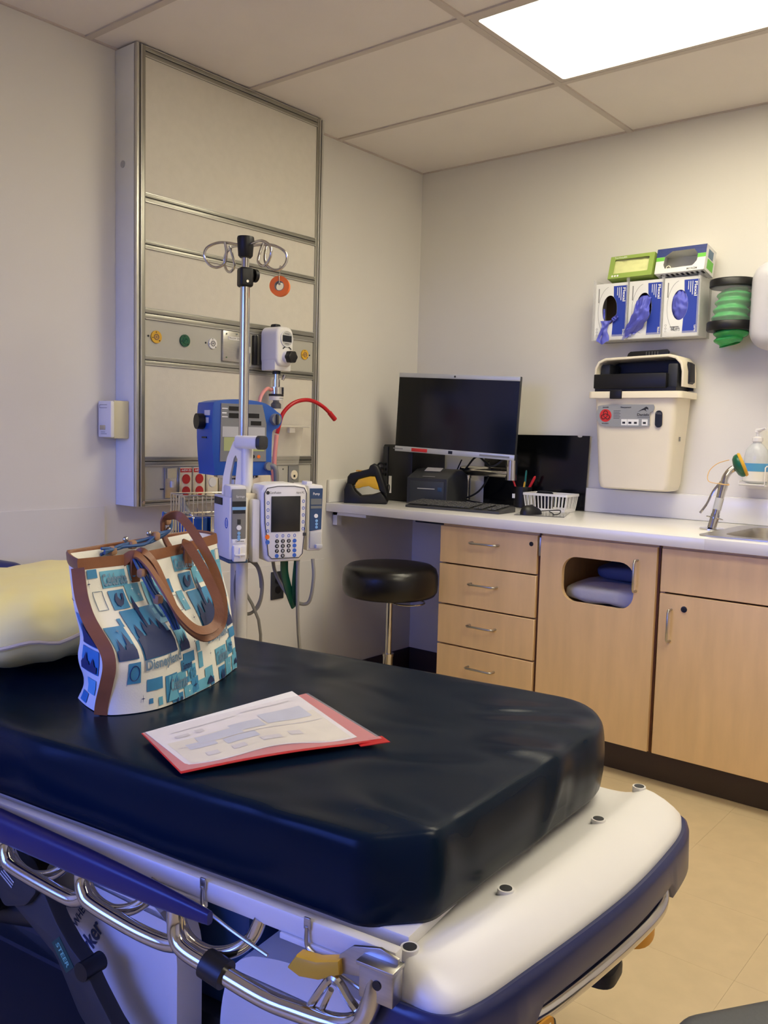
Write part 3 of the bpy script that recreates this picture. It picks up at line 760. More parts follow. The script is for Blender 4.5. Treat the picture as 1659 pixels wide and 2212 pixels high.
for i in range(4):
    kp.tube([(-.027+.019*i+.0035*math.cos(2*PI*j/12), .080+.0045*math.sin(2*PI*j/12), .0004) for j in range(12)], .0009, 5, closed=True, M=F2)
    for r in range(4):
        dst = kb_ if (i == 3 or (r == 3 and i in (0,))) else (kd if not (r == 3 and i == 2) else None)
        if dst is not None: dst.cyl((-.027+.019*i, .064-.0148*r, -.0003), (-.027+.019*i, .064-.0148*r, .0012), .0062, n=14, M=F2)
kp.make('soft_keys', M_inkb, CTRL); kb_.make('blue_keys', M_inkb, CTRL); kd.make('number_keys', M_ink, CTRL)
tx = MB()
for i, row in enumerate(('123', '456', '789', ' 0 ')):
    for j, ch in enumerate(row):
        if ch != ' ': put_text(tx, ch, .009, F2 @ Matrix.Translation((-.027+.019*j, .064-.0148*i, .0008)), bold=.02)
tx.make('key_numerals', M_inkw, CTRL)
MB().cyl((-.058, .078, -.0003), (-.058, .078, .0012), .0072, n=16, M=F2).make('orange_key', M_orange, CTRL)
MB().cyl((-.057, .062, -.0003), (-.057, .062, .0012), .0066, n=16, M=F2).make('blue_key', M_inkb, CTRL)
tx = MB(); put_text(tx, 'CareFusion', .0095, F2 @ Matrix.Translation((-.034, .2105, 0)), .036); put_text(tx, 'Alaris PC', .009, F2 @ Matrix.Translation((.046, .210, 0)), .026); tx.make('lettering', M_ink, CTRL)
MB().cyl((-.058, .2105, -.0003), (-.058, .2105, .0005), .0055, n=14, M=F2).make('emblem', M_dgrey, CTRL)
MB().bb(.057, .068, .078, .088, -.001, .002, .001, M=F2).make('indicator', M_dgrey, CTRL)
MB().bb(.06, .12, -.03, -.01, .03, .19, .005).make('pole_clamp', M_lgrey, PU)
MB().cyl((.0, 0, .12), (.0, 0, .17), .026).bb(.0, .07, -.02, .012, .125, .165, .004).make('clamp_collar', M_beige, PU)
# syringe module
SM = MB().bb(-.083, -.025, -.122, .028, .012, .198, .006).bb(-.080, -.028, -.118, -.05, .19, .232, .008).make('syringe_module', M_bedwh, PU)
FS = face(-.054, 0, -.122)
MB().bb(-.022, .022, .075, .222, 0, .004, .002, M=FS).make('grey_face', M_grey, SM)
MB().bb(-.021, .021, .170, .186, .004, .0052, M=FS).bb(-.019, .019, .150, .160, .004, .0052, M=FS).make('display', M_screen, SM)
MB().bb(-.021, .021, .1605, .1695, .004, .0048, M=FS).make('blue_strip', M_bluelt, SM)
cpx = MB().cyl((0, .108, .004), (0, .108, .0055), .0075, n=14, M=FS).make('pause_key', M_inkw, SM)
cp = MB()
for z in (.092, .082, .072+.003): cp.cyl((0, z+.0, .004), (0, z, .0055), .0048, n=12, M=FS)
cp.make('module_keys', M_bluelt, SM)
MB().bb(-.005, .005, .118, .133, .004, .0055, M=FS).make('slot', M_dgrey, SM)
MB().bb(-.020, .020, .062, .074, 0, .004, .001, M=FS).make('logo_plate', M_inkw, SM)
tx = MB(); put_text(tx, 'Syringe', .009, FS @ Matrix.Translation((.004, .200, .004)), .026); tx.make('top_lettering', M_inkw, SM)
tx = MB(); put_text(tx, 'CareFusion', .008, FS @ Matrix.Translation((.003, .068, .004)), .026, .01); tx.make('lettering', M_ink, SM)
MB().bb(-.018, .020, .008, .056, -.004, .014, .003, M=FS).bb(-.002, .002, .02, .05, .014, .018, .001, M=FS).bb(-.016, .016, .026, .031, .013, .019, .001, M=FS).make('plunger_grip', M_white, SM)
sd = frame((-.083, -.05, .1), (0, -1, 0), (0, 0, 1))
MB().bb(-.062, .010, .070, .092, 0, .003, .001, M=sd).make('plug_strip', M_black, SM)
bdg = MB().tube([(.05+.011*math.cos(2*PI*j/20), .02+.015*math.sin(2*PI*j/20), .0008) for j in range(20)], .0012, 5, closed=True, M=sd)
for k in range(4): bdg.bb(.044, .056, .013+.004*k, .0145+.004*k, 0, .0008, M=sd)
bdg.make('round_badge', M_inkb, SM)
MB().bb(-.084, -.024, -.124, .030, .002, .012, .003).make('base_strip', M_bluedk, SM)
MB().bb(-.025, .02, -.08, -.02, .02, .205, .004).make('module_link', M_cream, PU)
MB().bb(-.008, .016, -.115, -.08, .0, .19, .006).make('link_cover', M_bedwh, PU)
# pump module
PM = MB().bb(.168, .222, -.115, .02, .028, .232, .008).make('pump_module', M_white, PU)
FPm = face(.196, 0, -.115)
MB().prism([(-.020, .09), (.019, .095), (.022, .222), (-.021, .222)], .003, FPm, .001, 1).make('blue_face', M_bluedk, PM)
MB().bb(-.018, .018, .172, .190, .003, .0042, M=FPm).bb(-.018, .018, .160, .168, .003, .0042, M=FPm).make('display', M_lcd, PM)
cp = MB()
for z in (.122, .112, .102): cp.cyl((0.002, z, .003), (.002, z, .0045), .0045, n=12, M=FPm)
cp.make('module_keys', M_bluelt, PM)
MB().cyl((0, .137, .003), (0, .137, .0045), .0065, n=14, M=FPm).make('pause_key', M_inkw, PM)
tx = MB(); put_text(tx, 'Pump', .011, FPm @ Matrix.Translation((0, .205, .003)), .022, .02); tx.make('lettering', M_inkw, PM)
MB().bb(-.020, .020, .036, .088, 0, .006, .003, M=FPm).bb(-.004, .018, .036, .05, .005, .02, .003, M=FPm).make('door_latch', M_lgrey, PM)
MB().bb(.175, .195, -.09, -.05, .228, .242, .003).make('top_tab', M_bedwh, PM)

# ================================================================ VITAL SIGNS MONITOR ON ITS STAND
TH2 = math.radians(39.4 + 33)
VM = thing('vital_signs_monitor', 'royal blue vital signs monitor with grey display panel on a roll stand', 'patient monitor', (.40, -1.52, 1.045), TH2)
def mfr(x, z, y): return frame((x, y, z), (1, 0, 0), (0, 0, 1))
out = [(-.105, .012), (-.09, .0), (.085, .0), (.098, .012), (.10, .12), (.104, .150), (.124, .160), (.136, .180), (.134, .202), (.116, .216), (.092, .232), (.06, .244), (0, .250), (-.06, .248), (-.10, .240), (-.112, .225), (-.114, .12)]
VB = MB().prism(catmull([(a, b, 0) for a, b in out], 3, True) and [(p.x, p.y) for p in catmull([(a, b, 0) for a, b in out], 3, True)], .135, mfr(0, 0, .07), .012, 3).make('housing', M_blue, VM)
pan = [(-.088, .045), (.078, .045), (.078, .17), (.070, .205), (.062, .235), (-.085, .235)]
FPn = mfr(0, 0, -.0655)
gpn = MB().prism(pan, .003, FPn, .001, 1).make('display_panel', M_grey, VM)
MB().bb(-.058, -.018, .212, .226, .003, .004, M=FPn).bb(-.058, -.018, .188, .204, .003, .004, M=FPn).bb(.02, .058, .166, .180, .003, .004, M=FPn).bb(.0, .05, .190, .205, .003, .004, M=FPn).make('readout', M_blackg, gpn)
MB().bb(-.075, .07, .080, .125, .003, .0038, M=FPn).make('pale_window', mat('pale_window', (172, 178, 120), .4), gpn)
MB().bb(-.08, .072, .126, .160, .003, .0036, M=FPn).make('grey_window', M_lgrey, gpn)
tx = MB().bb(-.082, -.062, .217, .220, .003, .0036, M=FPn).bb(-.082, -.066, .202, .206, .003, .0036, M=FPn).bb(-.082, -.062, .190, .193, .003, .0036, M=FPn)
tx.make('printed_lines', M_inkw, gpn)
MB().cyl((.030, .062, .003), (.030, .062, .005), .006, n=14, M=FPn).make('dark_key', M_black, gpn)
MB().cyl((.050, .062, .003), (.050, .062, .005), .006, n=14, M=FPn).make('orange_key', M_orange, gpn)
MB().cyl((.008, .062, .003), (.008, .062, .005), .006, n=14, M=FPn).make('white_key', M_inkw, gpn)
KN = mfr(.110, .188, -.065)
MB().cyl((0, 0, -.002), (0, 0, .016), .020, .017, n=28, M=KN).make('control_knob', M_grey, VM)
MB().bb(-.0045, .0045, -.018, .018, .014, .024, .003, M=KN).make('knob_grip', M_dgrey, VM)
MB().cyl((-.118, .01, .175), (-.140, .01, .175), .026, n=24).make('side_knob', M_black, VM)
MB().bb(-.117, -.113, -.02, .02, .120, .125).make('side_slot', M_black, VM)
MB().bb(-.1155, -.1125, -.045, .0, .195, .212).bb(-.1155, -.1125, -.035, -.01, .170, .188).make('side_label', M_white, VM)
MB().tube([(.085, -.068, .03), (.10, -.082, .03), (.108, -.085, .01), (.11, -.08, -.03), (.10, -.075, -.08), (.095, -.07, -.11)], .009, 10, k=6).cyl((.085, -.064, .03), (.085, -.082, .03), .014).make('cuff_hose', M_grey, VM)
RS = thing('roll_stand', 'steel roll stand with wire basket carrying the blue vital signs monitor', 'stand', (.40, -1.52, 0), TH2)
MB().cyl((0, 0, .08), (0, 0, 1.02), .016).make('post', M_lgrey, RS)
MB().lathe([(.06, 1.03), (.075, 1.036), (.075, 1.043)], 24).cyl((0, 0, 1.0), (0, 0, 1.032), .03).make('mount_plate', M_chrome, RS)
SKF = mfr(-.03, .985, -.05)
st5 = [((.024 if i % 2 == 0 else .017)*math.cos(2*PI*i/10+PI/2), (.024 if i % 2 == 0 else .017)*math.sin(2*PI*i/10+PI/2)) for i in range(10)]
st5 = [(p.x*1.25, p.y*1.25) for p in catmull([(a, b, 0) for a, b in st5], 4, True)]
MB().prism(st5, .02, SKF, .004).cyl((0, 0, -.03), (0, 0, 0), .008, M=SKF).make('star_knob', M_black, RS)
wb = MB(); bx0, bx1, by0, by1, bz0, bz1 = -.235, -.055, -.14, -.02, .80, .985
for z in (bz0, bz0+.06, bz0+.12, bz1): wb.tube([(bx0, by0, z), (bx1, by0, z), (bx1, by1, z), (bx0, by1, z)], .0028, 6, closed=True)
for i in range(7):
    x = bx0+(bx1-bx0)*i/6
    wb.cyl((x, by0, bz0), (x, by0, bz1), .0018, n=6).cyl((x, by1, bz0), (x, by1, bz1), .0018, n=6).cyl((x, by0, bz0), (x, by1, bz0), .0018, n=6)
for i in range(1, 5):
    y = by0+(by1-by0)*i/5; wb.cyl((bx0, y, bz0), (bx0, y, bz1), .0018, n=6).cyl((bx1, y, bz0), (bx1, y, bz1), .0018, n=6)
wb.tube([(bx1, -.05, bz1), (-.015, -.02, bz1)], .005, 8).tube([(bx1, -.05, bz0+.06), (-.015, -.02, bz0+.06)], .005, 8)
wb.make('wire_basket', M_chrome, RS)
for k in range(5):
    R_ = Matrix.Rotation(2*PI*k/5+1.13, 4, 'Z')
    l = MB().tube([(.0, 0, .085), (.08, 0, .078), (.14, 0, .07)], [.018, .013], 10, M=R_).make('leg', M_lgrey, RS)
    MB().cyl((.14, -.01, .026), (.14, .01, .026), .025, M=R_).cyl((.14, 0, .03), (.14, 0, .073), .007, M=R_).make('caster', M_black, l)
# contents of the basket: cuff and hose
CUFF = thing('blood_pressure_cuff', 'royal blue blood pressure cuff rolled in the wire basket', 'cuff', (.431, -1.687, .804), TH2)
pts = [(-.10+.004*i*0+.055*(1-i/60)*math.cos(i*.33), -.02+.035*(1-i/60)*math.sin(i*.33), .055) for i in range(42)]
MB().strap([(x+.065, y, z) for x, y, z in pts], .105, .005, (0, 0, 1), 1).make('cuff_wrap', M_blue, CUFF)
HO = MB().tube([(.42, -1.66, .80), (.40, -1.69, .87), (.36, -1.70, .93), (.315, -1.68, .955), (.285, -1.66, .94), (.29, -1.65, .88), (.33, -1.67, .83), (.36, -1.70, .79)], .011, 10, k=7).make('monitor_hose', M_grey)
tag(HO, 'thick grey monitor hose looping out of the wire basket', 'hose')
HO2 = MB().tube([(.37, -1.72, .78), (.36, -1.73, .86), (.37, -1.73, .91), (.40, -1.73, .925), (.43, -1.72, .90), (.44, -1.71, .80), (.44, -1.70, .76)], .004, 8, k=7).make('steel_loop', M_chrome)
tag(HO2, 'thin steel wire loop standing in front of the basket', 'wire loop')
# cables below the pumps
c1 = MB().tube([(.70, -1.63, .80), (.69, -1.61, .755), (.71, -1.59, .70), (.75, -1.58, .665), (.79, -1.56, .665), (.80, -1.55, .74), (.79, -1.545, .80)], .0058, 8, k=7).make('pump_cable', M_cable); tag(c1, 'grey cable drooping in a loop below the infusion pump controller', 'cable')
c2 = MB().tube([(.78, -1.60, .80), (.775, -1.595, .72), (.775, -1.59, .60), (.785, -1.585, .48), (.80, -1.58, .35), (.81, -1.57, .2), (.80, -1.55, .02), (.70, -1.50, .012)], .0055, 8, k=7).make('power_cord', M_cable); tag(c2, 'pale grey power cord hanging straight down to the floor beside the pole', 'cable')
ring = []
for i in range(40):
    a = 2*PI*i/16; ring.append((.615+.042*math.cos(a)*.77+.002*i*.1, -1.655+.042*math.cos(a)*.63, .70+.085*math.sin(a)+.002*(i % 3)))
ring += [(.65, -1.64, .60), (.655, -1.635, .45), (.65, -1.63, .25), (.66, -1.62, .012)]
c3 = MB().tube(ring, .005, 8, k=3).make('coiled_cable', M_cable); tag(c3, 'dark grey cable coiled in a loop round the white pole shaft', 'cable')
gs = thing('green_strap', 'folded dark green plastic strap hanging under the pump controller', 'strap', (.76, -1.60, .80), TH)
MB().strap([(-.03, 0, 0), (-.027, .004, -.04), (-.015, .006, -.085), (.0, .008, -.125), (.012, .01, -.15)], .026, .006, (1, .3, 0), 5).strap([(.008, -.01, .0), (.006, -.006, -.04), (.006, 0, -.08), (.010, .004, -.12), (.014, .008, -.145)], .018, .006, (1, -.4, 0), 5).make('strap_fold', M_dgreen, gs)
# ================================================================ DESK ITEMS
# computer monitor on an arm
CM = thing('computer_monitor', 'widescreen computer monitor with silver bezel and black screen on a chrome arm', 'monitor', (.455, -.30, 0), math.radians(9))
tilt = Matrix.Translation((0, 0, 1.283)) @ Matrix.Rotation(math.radians(2.3), 4, 'Y')
mw, mh = .292, .177
MB().bb(-mw, mw, -.015, .006, -mh, mh, .003, M=tilt).bb(-mw+.05, mw-.05, .006, .032, -mh+.05, mh-.05, .006, M=tilt).make('casing', M_dgrey, CM)
bz = MB().bb(-mw, mw, -.019, -.0145, mh-.020, mh, .002, M=tilt).bb(-mw, mw, -.019, -.0145, -mh, -mh+.024, .002, M=tilt).make('bezel', M_silver, CM)
MB().bb(-mw+.001, mw-.001, -.0175, -.0148, -mh+.024, mh-.020, M=tilt).make('screen', M_blackg, CM)
MB().bb(-.205, -.125, -.0205, -.019, -mh+.004, -mh+.019, .001, M=tilt).make('red_sticker', M_inkr, bz)
MB().bb(-.02, .0, -.0203, -.019, -mh+.006, -mh+.019, M=tilt).make('logo_mark', M_black, bz)
MB().cyl((-.012, -.019, mh-.010), (-.012, -.0205, mh-.010), .0045, n=14, M=tilt).make('webcam', M_ink, bz)
MB().bb(.13, .27, -.0200, -.019, -mh+.008, -mh+.016, M=tilt).make('button_strip', M_grey, bz)
MB().bb(-.30, -.25, -.0198, -.019, -mh+.010, -mh+.014, M=tilt).make('printed_name', M_grey, bz)
MB().bb(-.06, .06, .03, .055, -.06, .06, .004, M=tilt).make('mount_plate', M_black, CM)
AR = thing('monitor_stand', 'polished desk-mounted monitor stand with post and horizontal link', 'monitor stand', (.365, -.068, ZC+.0006))
MB().box((0, 0, .006), (.10, .085, .012), .004).make('base_plate', M_aluL, AR)
MB().cyl((0, 0, .012), (0, 0, .115), .019).cyl((0, 0, .115), (0, 0, .150), .022).make('post', M_chrome, AR)
MB().box((.14, -.03, .152), (.30, .055, .045), .018, 3, Matrix.Rotation(-.1, 4, 'Z')).make('link_arm', M_chrome, AR)
MB().cyl((.275, -.06, .120), (.275, -.06, .235), .026).make('elbow', M_chrome, AR)
MB().bb(.10, .29, -.10, -.04, .236, .262, .008).bb(.10, .16, -.12, -.06, .262, .30, .006).make('upper_link', M_black, AR)
cbm = MB()
cbm.tube([(.30, -.10, .25), (.22, -.13, .18), (.12, -.10, .22), (.03, -.06, .16), (-.04, -.045, .10), (-.03, -.05, .03), (.02, -.06, .02), (.10, -.05, .06), (.16, -.06, .14), (.18, -.10, .20)], .0045, 7, k=7)
cbm.tube([(.0, -.05, .20), (-.05, -.03, .12), (-.045, -.04, .05), (0, -.06, .025), (.08, -.065, .012), (.13, -.06, .008)], .003, 7, k=7)
cbm.make('cable', M_cableb, AR)

# computer tower in the corner
TW = thing('computer_tower', 'black computer tower standing in the corner behind the label printer', 'computer', (.113, -.160, ZC+.0006), math.radians(1))
MB().bb(-.075, .095, -.135, .135, 0, .262, .006).make('case', M_black, TW)
MB().bb(-.074, -.045, -.138, -.134, .01, .252, .002).make('front_trim', M_dgrey, TW)
MB().bb(-.038, -.022, -.1365, -.1345, .035, .115).make('white_label', M_white, TW)
for z in (.17, .145, .12): MB().tube([(-.06, -.137, z), (-.072, -.160, z+.004), (-.085, -.165, z-.01), (-.092, -.15, z-.03)], .0045, 7, k=6).bb(-.066, -.052, -.148, -.135, z-.006, z+.006, .001).make('plug', M_black, TW)

# label printer
LP = thing('label_printer', 'charcoal grey desktop label printer with curved top', 'printer', (.322, -.238, ZC+.0006), math.radians(10))
prof = [(-.115, 0), (.10, 0), (.115, .02), (.115, .105), (.10, .135), (.04, .158), (-.02, .155), (-.085, .130), (-.115, .118)]
hs = MB().prism([(a, b) for a, b in prof], .20, frame((-.10, 0, 0), (0, 1, 0), (0, 0, 1)), .008, 3).make('housing', M_dgrey, LP)
MB().bb(-.085, .085, -.120, -.1145, .012, .105, .004).make('front_face', mat('printer_front', (52, 57, 64), .45), LP)
MB().bb(-.045, .04, -.1215, -.1195, .070, .074).make('label_slot', M_lgrey, LP)
MB().bb(.055, .075, -.1215, -.1195, .062, .080, .001).make('feed_button', M_bluedk, LP)
MB().bb(-.05, .03, 0, .035, 0, .0015, M=Matrix.Translation((-.0, -.045, .1475)) @ Matrix.Rotation(.42, 4, 'X')).make('white_label', M_white, LP)
MB().bb(-.03, .03, -.105, -.09, .124, .127, .001).make('printed_name', M_grey, LP)

# handheld scanner in cradle
SC = thing('barcode_scanner', 'black and yellow cordless barcode scanner resting in a black cradle', 'scanner', (.128, -.520, ZC+.0006), math.radians(34))
base = [(-.095, 0), (.095, 0), (.100, .012), (.085, .035), (.070, .052), (.030, .040), (-.02, .034), (-.045, .055), (-.060, .085), (-.085, .088), (-.095, .06)]
SB = frame((0, .035, 0), (1, 0, 0), (0, 0, 1))
MB().prism(base, .07, SB, .006).make('cradle', M_black, SC)
gun = [(-.085, .075), (-.082, .112), (-.07, .128), (-.03, .138), (.000, .146), (.012, .150), (.018, .165), (.034, .174), (.052, .166), (.066, .14), (.080, .10), (.098, .045), (.088, .038), (.062, .055), (.050, .092), (.040, .118), (.020, .116), (-.01, .108), (-.035, .100), (-.045, .078)]
gn = MB().prism(gun, .05, frame((0, .025, .004), (1, 0, 0), (0, 0, 1)), .008, 3).make('scanner_body', M_black, SC)
yel = [(-.045, .080), (-.032, .098), (-.008, .106), (.022, .114), (.042, .112), (.054, .082), (.062, .055), (.040, .058), (.015, .070), (-.01, .066), (-.03, .058), (-.046, .060)]
MB().prism(yel, .056, frame((0, .028, .008), (1, 0, 0), (0, 0, 1)), .004).make('yellow_grip', M_yell, SC)
MB().bb(-.045, -.02, -.020, .02, .142, .146, .001, M=Matrix.Rotation(-.0, 4, 'X')).make('yellow_badge', M_amber, gn)
MB().tube([(.10, .02, .05), (.10, .06, .07), (.09, .10, .08), (.06, .14, .06)], .003, 7, k=6).make('cable', M_cableb, SC)

# keyboard, mouse, mat
KB = thing('keyboard', 'dark grey computer keyboard on the white desk', 'keyboard', (.575, -.43, ZC+.0006), math.radians(5))
MB().prism([(-.075, 0), (.075, 0), (.075, .022), (-.075, .010)], .45, frame((-.225, 0, 0), (0, 1, 0), (0, 0, 1)), .003).make('deck', M_pcgrey, KB)
km = MB()
for r in range(6):
    for c in range(21):
        if c in (15, 18) : continue
        x, y = -.215+.0205*c, -.060+.0225*r
        km.box((x, y, .0175+.0018*r), (.017, .018, .006), .002, 1)
k_ = km.make('keycaps', M_kcap, KB); k_['kind'] = 'stuff'
MT = thing('mouse_mat', 'thin clear mouse mat with dark edge lying on the desk', 'mouse mat', (.905, -.31, ZC+.0006), math.radians(22))
MB().box((0, 0, .001), (.20, .22, .002), .0008, 1).make('sheet', clear_mat('mat_clear', (205, 205, 200), .5, .2), MT)
MB().box((0, -.1105, .001), (.20, .001, .002)).make('dark_edge', M_ink, MT)
MO = thing('mouse', 'black optical computer mouse on the clear mat', 'mouse', (.895, -.385, ZC+.003), math.radians(-20))
def mfn(u, v):
    a, b = 2*PI*u, v*PI/2
    r = math.cos(b)
    return (.030*math.cos(a)*r*(1-.12*math.sin(a)), .052*math.sin(a)*r, .036*math.sin(b)**.8*(1-.25*math.sin(a)*r))
mv = MB().grid(mfn, 28, 9, cu=True)
mv.add([mfn(i/28, 0) for i in range(28)], [tuple(range(28))]); mv.make('shell', M_black, MO, ang=80)
MB().cyl((-.003, -.0, .030), (.003, 0, .030), .009).make('wheel', M_dgrey, MO)
MB().tube([(0, .05, .012), (.03, .08, .016), (.075, .085, .02), (.10, .06, .010), (.085, .045, .004), (.03, .09, .003), (-.05, .14, .003)], .0022, 7, k=7).make('cable', M_cableb, MO)

# pen cup with pens
PC = thing('pen_cup', 'black pen cup standing in front of the dark board', 'cup', (.672, -.075, ZC+.0006))
MB().lathe([(.036, 0), (.039, .003), (.040, .092), (.037, .092), (.036, .006), (.01, .005)], 32).make('cup', M_black, PC)
MB().bb(-.034, -.020, -.036, -.034, .04, .06, .002).make('white_mark', M_inkw, PC)
def pen(name, m, base_, top, r, label, cap=None):
    o = thing(name, label, 'pen', (.672, -.075, ZC+.008), 0, 'pens in the cup')
    b, t = Vector(base_), Vector(top)
    MB().cyl(b, t, r, n=12).make('barrel', m, o)
    d = (t-b).normalized()
    MB().cyl(t, t+d*.006, r*.9, r*.5, n=12).make('end_cap', cap or m, o)
pen('pen', M_red, (.0, -.01, .002), (-.060, -.015, .150), .0042, 'slim red pen leaning out of the cup toward the monitor')
pen('pen', mat('teal_pen', (30, 110, 104), .4), (-.005, .01, .002), (.006, .012, .152), .0042, 'teal green pen standing upright in the black cup')
pen('marker', M_red, (-.01, .0, .002), (.048, .015, .128), .0062, 'thick red marker leaning away from the monitor in the black cup')
pen('pen', M_yell, (.0, -.015, .002), (.012, -.01, .102), .0042, 'yellow pen barely showing above the cup rim')
# white slotted basket with a black item
WB = thing('white_basket', 'small white slotted plastic basket on the desk', 'basket', (.845, -.135, ZC+.0006), math.radians(4))
bw, bd, bh = .098, .060, .072
MB().bb(-bw*.9, bw*.9, -bd*.9, bd*.9, 0, .004).make('floor_panel', M_white, WB)
def bar_(x0, y0, x1, y1, name='slat'):
    return MB().tube([(x0*.9, y0*.9, .003), (x0, y0, bh)], [.0026, .0026], 6).make(name, M_white, WB)
for i in range(13):
    x = -bw+2*bw*i/12
    bar_(x, -bd, 0, 0); bar_(x, bd, 0, 0)
for i in range(1, 7):
    y = -bd+2*bd*i/7
    bar_(-bw, y, 0, 0); bar_(bw, y, 0, 0)
MB().holed(rrect(2*bw+.012, 2*bd+.012, .010, 4), rrect(2*bw-.006, 2*bd-.006, .008, 4), .010, Matrix.Translation((0, 0, bh-.006))).make('rim', M_white, WB)
MB().holed(rrect(2*bw*.9+.006, 2*bd*.9+.006, .008, 4), rrect(2*bw*.9-.006, 2*bd*.9-.006, .006, 4), .012, Matrix.Translation((0, 0, 0))).make('lower_band', M_white, WB)
bi = thing('black_clip', 'flat black case lying inside the white basket', 'case', (.815, -.135, ZC+.006))
MB().box((0, 0, .037), (.07, .04, .072), .008).make('case', M_black, bi); MB().box((0, 0, .075), (.06, .03, .005), .002).make('case_lid', M_dgrey, bi)
# black board against the wall
o = MB().prism([(.43, 0), (.948, 0), (.958, .325), (.925, .325), (.922, .319), (.912, .317), (.902, .319), (.899, .325), (.43, .322)], .006, frame((0, -.0190, ZC+.0006), (1, 0, 0), (0, 0, 1)), .001, 1).make('black_board', M_blackg)
tag(o, 'glossy black rectangular board leaning on the back wall behind the monitor', 'board')

# ================================================================ WALL ITEMS
# clear triple glove-box holder
GHd = thing('glove_box_holder', 'clear acrylic triple glove-box holder fixed to the back wall', 'holder', (1.215, 0, 1.598))
hw, hd, hh2 = .222, .118, .245
MB().bb(-hw, hw, -.004, -.001, 0, hh2).make('back_panel', M_glass, GHd)
MB().bb(-hw, hw, -hd, -.004, 0, .003).make('floor_panel', M_glass, GHd)
for x in (-hw, -.073, .073, hw-.003): MB().bb(x, x+.003, -hd, -.004, .003, hh2).make('divider', M_glass, GHd)
MB().bb(-hw, hw, -hd-.003, -hd, 0, .022).make('front_lip', M_glass, GHd)
for x in (-hw, -.079, .067, hw-.012): MB().bb(x, x+.012, -hd-.003, -hd, .022, hh2).make('front_strip', M_glass, GHd)
labs = ['blue and white glove box with an almost empty oval opening', 'blue and white glove box with a glove drooping far out of its opening', 'blue and white glove box packed with gloves behind its oval opening']
def glove_box(x0, lab, txt):
    g = thing('glove_box', lab, 'glove box', (x0, 0, 1.6015), group='glove boxes in the wall holder')
    w, h, yf = .138, .226, -.112
    F = frame((0, yf, 0), (1, 0, 0), (0, 0, 1))
    hole = ell(.032, .058, 30, .064, .120)
    MB().holed([(0, 0), (w, 0), (w, h), (0, h)], hole, .0015, F @ Matrix.Translation((0, 0, -.0015))).make('front_panel', M_gbox, g)
    MB().bb(0, .0015, yf+.0015, -.006, 0, h).bb(w-.0015, w, yf+.0015, -.006, 0, h).bb(.0015, w-.0015, yf+.0015, -.006, 0, .0015).bb(.0015, w-.0015, yf+.0015, -.006, h-.0015, h).make('carton', M_gbox, g)
    MB().bb(.002, w-.002, -.010, -.006, .002, h-.002).make('carton_back', M_card, g)
    xl = .078
    arc = []
    for i in range(0, 25):
        a = -PI/2 + PI*i/24
        ex, ey = .064+.0325*math.cos(a), .120+.0585*math.sin(a)
        if ex > xl: arc.append((ex, ey))
    poly = [(w-.001, .012), (w-.001, h-.012), (xl, h-.012)] + arc[::-1] + [(xl, .012)]
    bp = MB().prism(poly, .0004, F).make('blue_panel', M_gboxb, g)
    tx = MB()
    put_text(tx, 'Flexal', .016, F @ Matrix.Translation((w-.014, h-.048, .0004)) @ Matrix.Rotation(-PI/2, 4, 'Z'), .055, .02)
    for k in range(3): tx.bb(h-.075-.0, h-.02, 0, 0, 0, 0) if False else None
    for k in range(3): tx.bb(w-.028-.008*k, w-.0255-.008*k, h-.07+.01*k, h-.018, .0004, .0009, M=F)
    put_text(tx, txt, .012, F @ Matrix.Translation((w-.010, .028, .0004)) @ Matrix.Rotation(-PI/2, 4, 'Z'), .024, .02)
    tx.make('white_lettering', M_inkw, g)
    ln = MB().tube([F @ Vector((.064-.048*math.cos(a) if False else .064+.050*math.cos(a), .115+.098*math.sin(a), .0004)) for a in [PI*.55+PI*.9*i/24 for i in range(25)]], .0006, 5)
    for k in range(3): ln.tube([F @ Vector((.012+.0035*math.cos(2*PI*j/10), .02+.012*k+.0035*math.sin(2*PI*j/10), .0004)) for j in range(10)], .0006, 4, closed=True)
    ln.bb(.013, .017, h-.075, h-.018, 0, .0005, M=F)
    ln.make('outline_print', M_grey, g)
    return g, F
def drape(name, label, fn, nu=22, nv=26, M=None):
    o = MB().slab(fn, nu, nv, .0012, M).make(name, M_glove, ang=70)
    return tag(o, label, 'glove', 'violet gloves in the glove boxes')
for i, x0 in enumerate((1.000, 1.146, 1.291)):
    g, F = glove_box(x0, labs[i], ['Small', 'Medium', 'Large'][i])
    if i == 2:
        tx = MB(); FF = frame((x0, -.1125, 1.6015), (1, 0, 0), (0, 0, 1))
        put_text(tx, 'Large', .02, FF @ Matrix.Translation((.052, .026, .001)) @ Matrix.Rotation(PI, 4, 'Z'), .034); tx.bb(.03, .065, .036, .038, .001, .0014, M=FF)
        mk = tx.make('marker_writing', M_ink, None); mk.parent = g; mk.matrix_parent_inverse = Matrix.Translation(g.location).inverted()
def g1(u, v):
    x = 1.028+.050*u+.012*math.sin(v*5+u*3); z = 1.678-.090*v
    w = 1-.35*v; x = 1.050+(x-1.050)*w-.006*v
    n = mnoise.noise(Vector((u*4, v*4, 1.7)))
    return (x, -.114-.010*math.sin(min(v*3, PI/2))-.008*n-.004*math.cos(u*9), z+.006*math.cos(u*7)*v)
drape('glove', 'limp violet glove hanging from the almost empty glove box', g1)
def g1b(u, v):
    n = mnoise.noise(Vector((u*5, v*5, 4.7)))
    return (1.082+.022*u+.004*math.sin(v*6), -.116-.008*n-.004, 1.668+.018*v+.016*u+.003*n)
drape('glove', 'twisted violet glove finger caught on the rim of the almost empty glove box', g1b, 10, 10)
def g1c(u, v):
    n = mnoise.noise(Vector((u*5, v*5, 9.7)))
    return (1.034+.008*u, -.106+.004*n, 1.682+.045*v)
